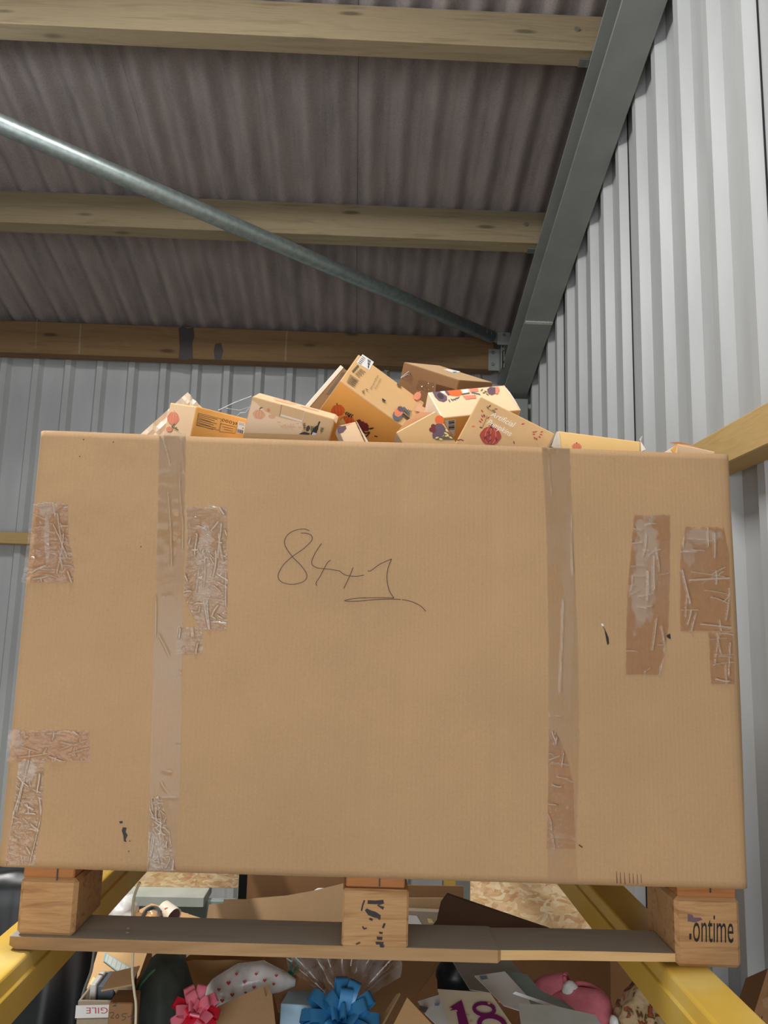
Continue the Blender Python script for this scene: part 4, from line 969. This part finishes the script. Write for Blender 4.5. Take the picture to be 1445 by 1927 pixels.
# black sheeting on the left
V, F = [], []
nx, nz = 60, 24
for j in range(nz + 1):
    for i in range(nx + 1):
        u, v_ = i / nx, j / nz
        Xp = -2.3 + 1.60 * u; Yp = 2.22 + .06 * mnoise.noise(Vector((Xp * 6, v_ * 1.2, 1))) + .03 * mnoise.noise(Vector((Xp * 17, v_ * 2, 5))) + (0.1 * max(0, v_ - .9) / .1)
        V.append((Xp, Yp, .92 * min(v_ / .92, 1) + .02 * mnoise.noise(Vector((Xp * 9, v_ * 3, 2))) * (v_ > .2)))
for j in range(nz):
    for i in range(nx): a = j * (nx + 1) + i; F.append((a, a + 1, a + nx + 2, a + nx + 1))
K = len(V); V += [(v_[0], 2.37, v_[2]) for v_ in V[:]]
for j in range(nz):
    for i in range(nx): a = K + j * (nx + 1) + i; F.append((a, a + nx + 1, a + nx + 2, a + 1))
for j in range(nz):
    for i in (0, nx): a = j * (nx + 1) + i; F.append((a, a + nx + 1, a + nx + 1 + K, a + K))
for i in range(nx): a = nz * (nx + 1) + i; F.append((a, a + 1, a + 1 + K, a + K)); F.append((i, i + 1, i + 1 + K, i + K))
o = build('sheeted_bale', V, F, 'black_plastic', None, smooth=True); tag(o, 'tall bale draped in black plastic sheeting beyond the left-hand yellow beam', 'bale'); tag(o, 'tall bale draped in black plastic sheeting behind the yellow rack beam', 'bale')
# cords
V, F = tube_geo([PY(*p) for p in smooth_pts([(263, 1660), (252, 1690), (249, 1730), (250, 1790), (249, 1830), (253, 1868), (256, 1895), (254, 1960)])for p in [p + (1.52,)]], .0024, 8)
o = build('cream_cord', V, F, 'rope_cream', None, smooth=True); tag(o, 'cream cord hanging down past the leaning carton and the numbered box', 'cord')
V, F = tube_geo([PY(*(p + (1.75,))) for p in smooth_pts([(178, 1780), (172, 1825), (158, 1865), (150, 1900)])], .003, 8)
o = build('grey_cord', V, F, 'cord_grey', None, smooth=True); tag(o, 'thin grey cord hanging against the black sheeting', 'cord')
# FRAGILE carton and numbered box on a support carton
o = box('support_carton', (-.72, -.47, 1.66, 2.1, 0, .62), 'card_brown'); tag(o, 'plain brown carton under the fragile-taped box', 'carton')
p0 = PY(147, 1883, 1.67); p1 = PY(222, 1881, 1.67)
r = root('fragile_carton', (p0[0] + .06, 1.74, .62), 'grey-white open carton sealed with upside-down red fragile tape', 'carton')
x0_, x1_, zt_ = p0[0], p1[0], p0[2]
box('front_panel', (x0_, x1_, 1.67, 1.675, .62, zt_), 'card_grey', r, bevel=.001); box('back_panel', (x0_, x1_, 1.80, 1.805, .62, zt_), 'card_grey', r, bevel=.001)
box('side_panel', (x0_, x0_ + .005, 1.675, 1.80, .62, zt_), 'card_grey', r, bevel=.001); box('side_panel', (x1_ - .005, x1_, 1.675, 1.80, .62, zt_), 'card_grey', r, bevel=.001)
art = Art(np.array([0, 1.67, .8]), (0, -1, 0)); art.poly([(143, 1892), (222, 1890), (222, 1914), (141, 1916)], 'paper_white')
V_, F_, wd = text_geo('GILE'); kx = 41 / wd
art.raw([(203 - u * kx, 1896 + v * 16.5) for u, v in V_], F_, 'ink_redtape'); art.line([(141, 1918), (222, 1916)], 1, 'ink_grey'); art.done('fragile_tape', r)
o = box('navy_packet', (x0_ + .028, x0_ + .06, 1.70, 1.77, .64, zt_ + .015), 'ink_slate'); tag(o, 'slate packet standing inside the fragile-taped carton', 'packet')
o = box('white_packet', (x0_ + .012, x0_ + .024, 1.70, 1.76, .64, zt_ + .018), 'paper_white'); tag(o, 'thin white packet standing inside the fragile-taped carton', 'packet')
q0 = PY(205, 1887, 1.60); q1 = PY(250, 1886, 1.60)
o = box('numbered_box', (q0[0], q1[0], 1.60, 1.655, .56, q0[2]), 'card_brown'); tag(o, 'brown box with 2052 handwritten on it beside the fragile-taped carton', 'box')
art = Art(np.array([0, 1.60, .8]), (0, -1, 0)); T = lambda pts: [(120 + a / 4.8167, 1760 + b / 4.8167) for a, b in pts]
for st in ([(440, 618), (470, 612), (468, 630), (445, 642), (478, 640)], [(415, 705), (445, 700), (452, 720), (425, 748), (455, 752)], [(488, 715), (472, 738), (485, 755), (498, 738), (488, 715)], [(575, 712), (535, 715), (530, 735), (560, 745), (545, 768), (525, 768)], [(578, 740), (595, 740)], [(600, 735), (628, 725), (630, 745), (608, 765), (632, 766)]):
    art.line(smooth_pts(T(st), 4), 1.2, 'ink_dk')
art.done('handwriting', o)
o = box('support_stool', (-.46, -.33, 1.52, 1.655, 0, .56), 'card_brown'); o.name = 'support_carton'; tag(o, 'narrow plain carton under the numbered box', 'carton')
# leaning box with blue-lined label, flap
o = sheet('leaning_carton', [(190, 1770, 2.02), (285, 1770, 2.02), (262, 1835, 1.93), (235, 1878, 1.88), (163, 1860, 1.88)], .07, 'card_kraft'); tag(o, 'kraft carton leaning back with a blue-lined address label', 'carton')
pp = [PY(190, 1770, 2.02), PY(285, 1770, 2.02), PY(163, 1860, 1.88)]; nl = np.cross(pp[1] - pp[0], pp[2] - pp[0])
art = Art(pp[0], nl, base=.003); art.poly([(198, 1792), (248, 1822), (233, 1838), (194, 1808)], 'ink_teal'); art.poly([(201, 1795), (245, 1822), (232, 1834), (197, 1808)], 'paper_grey')
for k_ in range(5): art.line([(205 + k_ * 8, 1798 + k_ * 5), (201 + k_ * 8, 1811 + k_ * 5)], 1.2, 'ink_teal')
art.poly([(175, 1838), (196, 1850), (190, 1862), (168, 1852)], 'ink_yellow'); art.done('address_label', o)
o = sheet('loose_flap', [(212, 1829, 1.66), (263, 1817, 1.68), (248, 1852, 1.62), (190, 1863, 1.62)], .004, 'card_tan'); tag(o, 'loose tan cardboard flap resting above the fragile-taped carton', 'cardboard')
o = sheet('torn_box_end', [(214, 1862, 1.70), (252, 1850, 1.70), (253, 1885, 1.66), (232, 1888, 1.66)], .004, 'paper_cream'); tag(o, 'torn cream and brown box end above the numbered box', 'cardboard')
art = Art(PY(235, 1870, 1.68), (0, -1, .4), base=.02); art.poly([(222, 1862), (248, 1878), (243, 1884), (216, 1868)], 'card_brown'); art.line([(232, 1850), (243, 1838)], 3, 'ink_teal'); art.line([(228, 1870), (250, 1882)], 2, 'ink_white'); art.done('torn_layers', o)
# dark sack with green mesh edge
V, F = [], []
ctr = [(268, 1815), (300, 1818)]
V, F = blob_geo(PY(305, 1925, 1.80), (.066, .09, .145), .10, 1.6, 8, 4); o = build('dark_sack', V, F, 'sack_dark', None, smooth=True); tag(o, 'dark grey-green sack beside the numbered box with green netting edge', 'sack')
V, F = tube_geo([PY(x_, y_, 1.69) for x_, y_ in ((292, 1824), (280, 1835), (266, 1852), (256, 1875), (254, 1890))], .0022, 6); build('netting_edge', V, F, 'mesh_green', o)
o = sheet('brown_flap', [(262, 1790, 2.2), (345, 1790, 2.2), (345, 1822, 2.15), (330, 1824, 2.15), (262, 1822, 2.15)], .005, 'card_brown'); tag(o, 'brown cardboard strip behind the dark sack', 'cardboard')
# kraft paper bag
V, F = [], []
rim_ = [(338, 1812), (365, 1806), (400, 1807), (440, 1806), (480, 1808), (505, 1812)]; low = [(355, 1870), (375, 1880), (400, 1885), (430, 1885), (460, 1880), (490, 1870)]
for j in range(7):
    for i in range(6):
        t = j / 6; a = rim_[i]; b = low[i]; V.append(PY(a[0] + (b[0] - a[0]) * t, a[1] + (b[1] - a[1]) * t, 1.98 - .05 * math.sin(math.pi * i / 5) + .02 * t))
for j in range(6):
    for i in range(5): a = j * 6 + i; F.append((a, a + 1, a + 7, a + 6))
K = 42; V += [v_ + np.array([0, .12 * math.sin(math.pi * (i % 6) / 5) + .005, 0]) for i, v_ in enumerate(V[:])]
for j in range(6):
    for i in range(5): a = K + j * 6 + i; F.append((a, a + 6, a + 7, a + 1))
for j in range(6): F += [(j * 6, j * 6 + 6, j * 6 + 6 + K, j * 6 + K), (j * 6 + 5, j * 6 + 5 + K, j * 6 + 11 + K, j * 6 + 11)]
o = build('kraft_bag', V, F, 'card_kraft', None, smooth=True); tag(o, 'open kraft paper bag behind the heart-printed wrap', 'bag')
# heart wrap
cl = [(352, 1918), (380, 1893), (415, 1866), (455, 1846), (495, 1838), (530, 1842), (556, 1846)]; rd = [.006, .020, .034, .040, .036, .022, .006]
def wrap_pt(i, t):
    return None
pts = [PY(x_, y_ + 3, 1.86) for x_, y_ in cl]
V, F = tube_geo(pts, rd, 24)
V = [np.array(v_) + _n(np.array(v_) - pts[i // 24]) * .004 * mnoise.noise(Vector(tuple(np.array(v_) * 55))) if i < 24 * 7 else v_ for i, v_ in enumerate(V)]
r = root('heart_wrap', tuple(pts[3] - np.array([0, 0, .05])), 'white cellophane wrap printed with small red hearts', 'gift wrap')
build('film', V, F, 'heart_film', r, smooth=True)
hv = [(.0, -.5)] + [(.5 * math.sin(t) ** 3 * 1.0, (13 * math.cos(t) - 5 * math.cos(2 * t) - 2 * math.cos(3 * t) - math.cos(4 * t)) / 30) for t in np.linspace(.3, 2 * math.pi - .3, 14)]
def tube_front(px, py):
    best = None
    r_ = ray(px, py); r_ = r_ / np.linalg.norm(r_)
    for i in range(len(pts) - 1):
        for t in np.linspace(0, 1, 12):
            c_ = pts[i] * (1 - t) + pts[i + 1] * t; R = rd[i] * (1 - t) + rd[i + 1] * t + .006
            oc_ = CAM - c_; b_ = oc_ @ r_; q = b_ * b_ - (oc_ @ oc_ - R * R)
            if q > 0:
                d_ = -b_ - math.sqrt(q)
                if best is None or d_ < best: best = d_
    return None if best is None else CAM + r_ * best
hV, hF = [], []
for (hx, hy, s_) in ((393, 1876, 7), (412, 1862, 6), (430, 1850, 7), (437, 1872, 7), (460, 1848, 6), (418, 1883, 7), (478, 1858, 6), (498, 1845, 6), (482, 1833, 5), (445, 1833, 5), (515, 1852, 5), (462, 1868, 5), (405, 1893, 5), (520, 1836, 5)):
    P_ = [tube_front(hx + a * s_ * 1.2, hy - b * s_ * 1.2) for a, b in hv]
    if any(p is None for p in P_): continue
    o_ = len(hV); hV += P_; hF.append(tuple(range(o_, o_ + len(P_))))
if hV: build('heart_print', hV, hF, 'ink_redtape', r)
# pull bows
def bow(name, c, R, m1, m2, label, n=12, wd=.024, seed=0, tilt=0, par=None):
    r = par or root(name, tuple(c - np.array([0, 0, R * .6])), label, 'bow')
    rnd = random.Random(seed)
    k_ = 0
    for ring, (cnt, el, rr) in enumerate(((n, .12, 1.0), (max(5, n - 4), .6, .85), (5, 1.1, .62))):
        for i in range(cnt):
            az = 2 * math.pi * (i + .5 * ring) / cnt + rnd.uniform(-.15, .15); e_ = el + rnd.uniform(-.12, .12)
            d = np.array([math.cos(az) * math.cos(e_), -math.sin(e_) * .75 + math.sin(az) * math.cos(e_) * .35, math.sin(az) * math.cos(e_) * .8 + math.sin(e_) * .55])
            d = _n(d); side = np.cross(d, np.array([.2, -.6, .8])); side = _n(side); up = np.cross(side, d)
            L = R * rr; path = []; 
            for t in np.linspace(0, 1, 13):
                a = 2 * math.pi * t; path.append(c + d * L * (.5 - .5 * math.cos(a)) + up * (.16 * L) * math.sin(a))
            V, F = ribbon_geo(path, [side] * 13, wd)
            build('ribbon_loop', V, F, m1 if k_ % 4 else m2, r, smooth=True); k_ += 1
    V, F = ribbon_geo([c + np.array([0, 0, 0]), c + np.array([.01, -.03, -.05]), c + np.array([.02, -.04, -.10])], [np.array([1., 0, 0])] * 3, wd * 1.2); build('ribbon_tail', V, F, m1, r)
    return r
bow('pull_bow', PY(368, 1906, 1.70), .050, 'ribbon_pink', 'ribbon_red', 'pink and red satin pull bow beside the heart-printed wrap', 9, .020, 3)
gb = bow('pull_bow', PY(640, 1926, 1.74), .084, 'ribbon_blue', 'ribbon_blue', 'blue satin pull bow tied under clear cellophane', 11, .026, 5)
# cellophane fan gathered by the blue bow
base_c = PY(648, 1900, 1.80); V, F = [], []; na, nr = 44, 14
for j in range(nr + 1):
    for i in range(na + 1):
        t = i / na; an = math.radians(152 - 128 * t); L = (.135 + .012 * math.sin(t * 17) + .006 * math.sin(t * 41)) * (j / nr)
        pl_ = .022 * (j / nr) * math.sin(t * 34 + 1.3 * math.sin(t * 9)) + .006 * mnoise.noise(Vector((t * 20, j * .6, 0)))
        V.append(base_c + np.array([math.cos(an) * (L + .01), pl_ + .03 * j / nr, math.sin(an) * (L + .01)]))
for j in range(nr):
    for i in range(na): a = j * (na + 1) + i; F.append((a, a + 1, a + na + 2, a + na + 1))
o = build('cellophane_wrap', V, F, 'cellophane', None, smooth=True); tag(o, 'clear crinkled cellophane fanned out above the blue bow', 'gift wrap')
# blue gift box
a, v1, v2, nn = frame2((528, 1888), 1.78, (600, 1893), 1.77, (524, 1960)); r, *_ = pbox('blue_gift_box', a, v1, sc(v2, .12), sc(nn, .10), ['foil_blue'], None, 'light blue gift box beside the blue bow', 'gift box')
# loose cardboard pieces
def lc(pts, m, label, th=.005): o = sheet('loose_cardboard', pts, th, m); tag(o, label, 'cardboard'); return o
o = lc([(368, 1915, 1.74), (430, 1884, 1.76), (494, 1856, 1.78), (504, 1852, 1.78), (512, 1872, 1.78), (522, 1960, 1.72), (368, 1960, 1.70)], 'card_tan', 'tan cardboard panel under the heart-printed wrap, crease down its side')
art = Art(PY(505, 1900, 1.765), (0, -1, .2), base=.012); art.line([(497, 1858), (506, 1900), (510, 1950)], 1.6, 'ink_brown'); art.done('crease', o)
o = lc([(510, 1852, 1.86), (560, 1832, 1.88), (600, 1812, 1.90), (606, 1834, 1.90), (612, 1856, 1.88), (590, 1900, 1.84), (524, 1904, 1.82)], 'card_brown', 'brown cardboard piece with torn fluted edge behind the blue gift box')
for i in range(9): V, F = tube_geo([PY(566 + i * 4, 1829 - i * 1.9, 1.885), PY(567 + i * 4, 1834 - i * 1.9, 1.883)], .0011, 5); build('fluted_edge', V, F, 'card_dark', o)
lc([(690, 1800, 2.2), (835, 1800, 2.2), (800, 1850, 2.12), (768, 1890, 2.05), (745, 1960, 1.98), (690, 1960, 2.0)], 'card_brown', 'large brown cardboard panel behind the cellophane')
lc([(745, 1872, 1.80), (752, 1868, 1.80), (712, 1940, 1.74), (700, 1940, 1.74)], 'card_tan', 'narrow cardboard edge strip right beside the cellophane')
lc([(766, 1877, 1.70), (820, 1935, 1.66), (820, 1960, 1.64), (724, 1960, 1.64)], 'card_kraft', 'pointed kraft cardboard flap beside the birthday card')
# teal clip
V, F = tube_geo([PY(x_, y_, 1.95) for x_, y_ in ((543, 1836), (548, 1820), (549, 1800), (561, 1800), (560, 1818), (553, 1828), (545, 1837))], .0034, 8); o = build('teal_clip', V, F, 'clip_teal', None, smooth=True); tag(o, 'small teal plastic clip above the torn cardboard', 'clip')
# black bag
V, F = blob_geo(PY(862, 1838, 2.25), (.06, .05, .07), .25, 2, 11, 3); o = build('black_bag', V, F, 'black_plastic', None, smooth=True); tag(o, 'black plastic bag behind the greeting cards', 'bag')
# cards
def card(pts, m, label, th=.002): o = sheet('greeting_card', pts, th, m); tag(o, label, 'card', 'greeting cards in the open carton'); return o
c18 = card([(823, 1861, 1.84), (922, 1868, 1.84), (985, 1960, 1.72), (856, 1960, 1.72)], 'paper_cream', 'cream birthday card with purple 18 on it')
q = [PY(823, 1861, 1.84), PY(922, 1868, 1.84), PY(856, 1960, 1.72)]; nn = np.cross(q[1] - q[0], q[2] - q[0]); art = Art(q[0], nn, base=.003)
art.poly([(846, 1896), (868, 1882), (871, 1890), (886, 1942), (866, 1942), (858, 1900), (848, 1902)], 'ink_magenta')
def ring(cx_, cy_, rx, ry, wv, m):
    P = []; n_ = 18
    for i in range(n_ + 1):
        t = 2 * math.pi * i / n_; P.append((cx_ + rx * math.cos(t) - ry * math.sin(t) * -.25, cy_ + ry * math.sin(t)))
    art.line(P, wv, m)
ring(911, 1899, 19, 11, 7, 'ink_magenta'); ring(926, 1929, 24, 17, 9, 'ink_magenta')
for (x_, y_) in ((858, 1902), (880, 1912), (920, 1888), (940, 1885), (886, 1922), (848, 1898)): art.ell(x_, y_, 3, 2, 20, 'ink_pale', 7)
art.done('print', c18)
card([(850, 1806, 2.12), (960, 1806, 2.12), (1015, 1870, 2.02), (935, 1870, 2.0), (884, 1862, 2.0)], 'paper_grey', 'plain grey-white envelope behind the purple 18 card')
o = card([(893, 1836, 1.96), (950, 1828, 1.97), (990, 1872, 1.90), (1010, 1912, 1.86), (948, 1892, 1.88)], 'paper_white', 'white card with small dark stamp, on top of the grey envelope')
art = Art(PY(910, 1840, 1.955), (0, -1, .6), base=.008); art.poly([(902, 1837), (915, 1836), (918, 1842), (906, 1844)], 'ink_slate'); art.done('print', o)
card([(950, 1826, 1.99), (992, 1834, 2.0), (1015, 1862, 1.96), (1120, 1915, 1.88), (1090, 1930, 1.86), (1000, 1892, 1.88)], 'paper_green', 'grey-green card lying under the pink slippers')
card([(964, 1870, 1.86), (970, 1866, 1.86), (1062, 1898, 1.84), (1050, 1900, 1.835)], 'paper_white', 'narrow white card edge across the grey-green card')
card([(975, 1888, 1.80), (1040, 1892, 1.81), (1120, 1910, 1.79), (1150, 1960, 1.72), (985, 1960, 1.72)], 'paper_grey', 'film-wrapped grey card in front of the pink slippers')
o = card([(786, 1884, 1.90), (826, 1872, 1.90), (856, 1930, 1.82), (838, 1945, 1.80), (800, 1908, 1.86)], 'paper_white', 'small illustrated card tucked beside the purple 18 card')
art = Art(PY(815, 1895, 1.88), (0, -1, .6), base=.015); art.poly([(790, 1892), (806, 1896), (800, 1906), (788, 1900)], 'ink_dk'); art.ell(822, 1890, 5, 3, 0, 'ink_slate', 10); art.poly([(815, 1905), (835, 1912), (838, 1922), (822, 1920)], 'ink_teal'); art.poly([(832, 1920), (848, 1918), (850, 1932), (838, 1932)], 'ink_yellow'); art.done('print', o)
# slippers
def loop_geo(c, a, b, r, n=28):
    P = [c + a * math.cos(2 * math.pi * i / n) + b * math.sin(2 * math.pi * i / n) for i in range(n + 1)]
    return tube_geo(P, r, 8)
def soft_tube(path, radii, n=5):
    P = smooth_pts3(path, n); R = np.interp(np.linspace(0, len(radii) - 1, len(P)), range(len(radii)), radii); return tube_geo(P, list(R), 18)
def smooth_pts3(P, n):
    out = []
    for i in range(len(P) - 1):
        p0, p1, p2, p3 = P[max(i - 1, 0)], P[i], P[i + 1], P[min(i + 2, len(P) - 1)]
        for k_ in range(n):
            t = k_ / n; out.append(.5 * ((2 * p1) + (-p0 + p2) * t + (2 * p0 - 5 * p1 + 4 * p2 - p3) * t * t + (-p0 + 3 * p1 - 3 * p2 + p3) * t ** 3))
    out.append(P[-1]); return out
S1 = [PY(*p) for p in ((996, 1880, 2.0), (1010, 1874, 2.0), (1035, 1866, 2.0), (1058, 1860, 1.99), (1068, 1858, 1.985))]
r = root('slipper', tuple(S1[2] - np.array([0, 0, .04])), 'pink slipper with a white pompom at its open mouth', 'slipper', 'pink slippers')
V, F = soft_tube(S1, [.006, .030, .036, .033, .030]); build('upper', V, F, 'slipper_pink', r, smooth=True)
ax = _n(S1[4] - S1[2]); bx_ = _n(np.cross(ax, np.array([0, 1., .2]))); cx_ = np.cross(ax, bx_)
V, F = loop_geo(S1[4] + ax * .004, bx_ * .028, cx_ * .028, .005); build('rim', V, F, 'slipper_pink', r, smooth=True)
V, F = soft_tube([S1[4] - ax * .001, S1[4] + ax * .003], [.027, .026], 2); build('lining', V, F, 'slipper_inner', r)
V, F = blob_geo(PY(1073, 1864, 1.95), (.019, .018, .021), .12, 6, 2, 3); build('pompom', V, F, 'fluff_white', r, smooth=True)
S2 = [PY(*p) for p in ((1040, 1878, 1.97), (1062, 1882, 1.96), (1090, 1888, 1.94), (1118, 1898, 1.92), (1138, 1908, 1.91), (1147, 1913, 1.91))]
r = root('slipper', tuple(S2[3] - np.array([0, 0, .05])), 'pink slipper with a wide dark pink opening beside the floral bag', 'slipper', 'pink slippers')
V, F = soft_tube(S2, [.010, .026, .034, .040, .032, .010]); build('upper', V, F, 'slipper_pink', r, smooth=True)
oc_ = PY(1112, 1875, 1.935); da = PY(1145, 1886, 1.93) - oc_; db = np.array([0, .030, .012])
V, F = loop_geo(oc_, da, db, .006); build('rim', V, F, 'slipper_pink', r, smooth=True)
P = [oc_ + da * math.cos(2 * math.pi * i / 24) + db * math.sin(2 * math.pi * i / 24) for i in range(24)]
V, F = sheet_geo([p_ - np.array([0, 0, .006]) for p_ in P], .003); build('lining', V, F, 'slipper_inner', r)
V, F = blob_geo(PY(1222, 1945, 1.86), (.085, .08, .10), .18, 2.2, 5, 4); o = build('floral_bag', V, F, 'floral_print', None, smooth=True); tag(o, 'floral printed bag beside the wall-side yellow rack beam', 'bag')
V, F = blob_geo(PY(1155, 1922, 1.84), (.011, .012, .012), .3, 3, 6, 2); o = build('tissue', V, F, 'white_plastic', None, smooth=True); tag(o, 'crumpled white tissue between slipper and floral bag', 'tissue')
# brown carton against the right wall
V, F = sheet_geo([PY(1402, 1960, 1.42), PY(1445, 1822, 1.46), PY(1600, 1822, 1.46), PY(1600, 1960, 1.40)], .12); o = build('wall_carton', V, F, 'card_brown', None); tag(o, 'brown carton with clear film leaning by the ribbed wall', 'carton')
art = Art(PY(1440, 1900, 1.435), (0, -1, .2), base=.012); art.poly([(1434, 1880), (1460, 1872), (1460, 1900), (1436, 1896)], 'tape_smooth'); art.line([(1434, 1912), (1433, 1918)], 2, 'ink_brown'); art.done('film_patch', o)
o = box('wall_foot_shade', (.81, .90, 1.75, 2.6, 0, .60), 'black_plastic'); tag(o, 'dark block standing in for the shade between carton and ribbed wall', 'shade block')  # black block added as painted shade at the foot of the wall
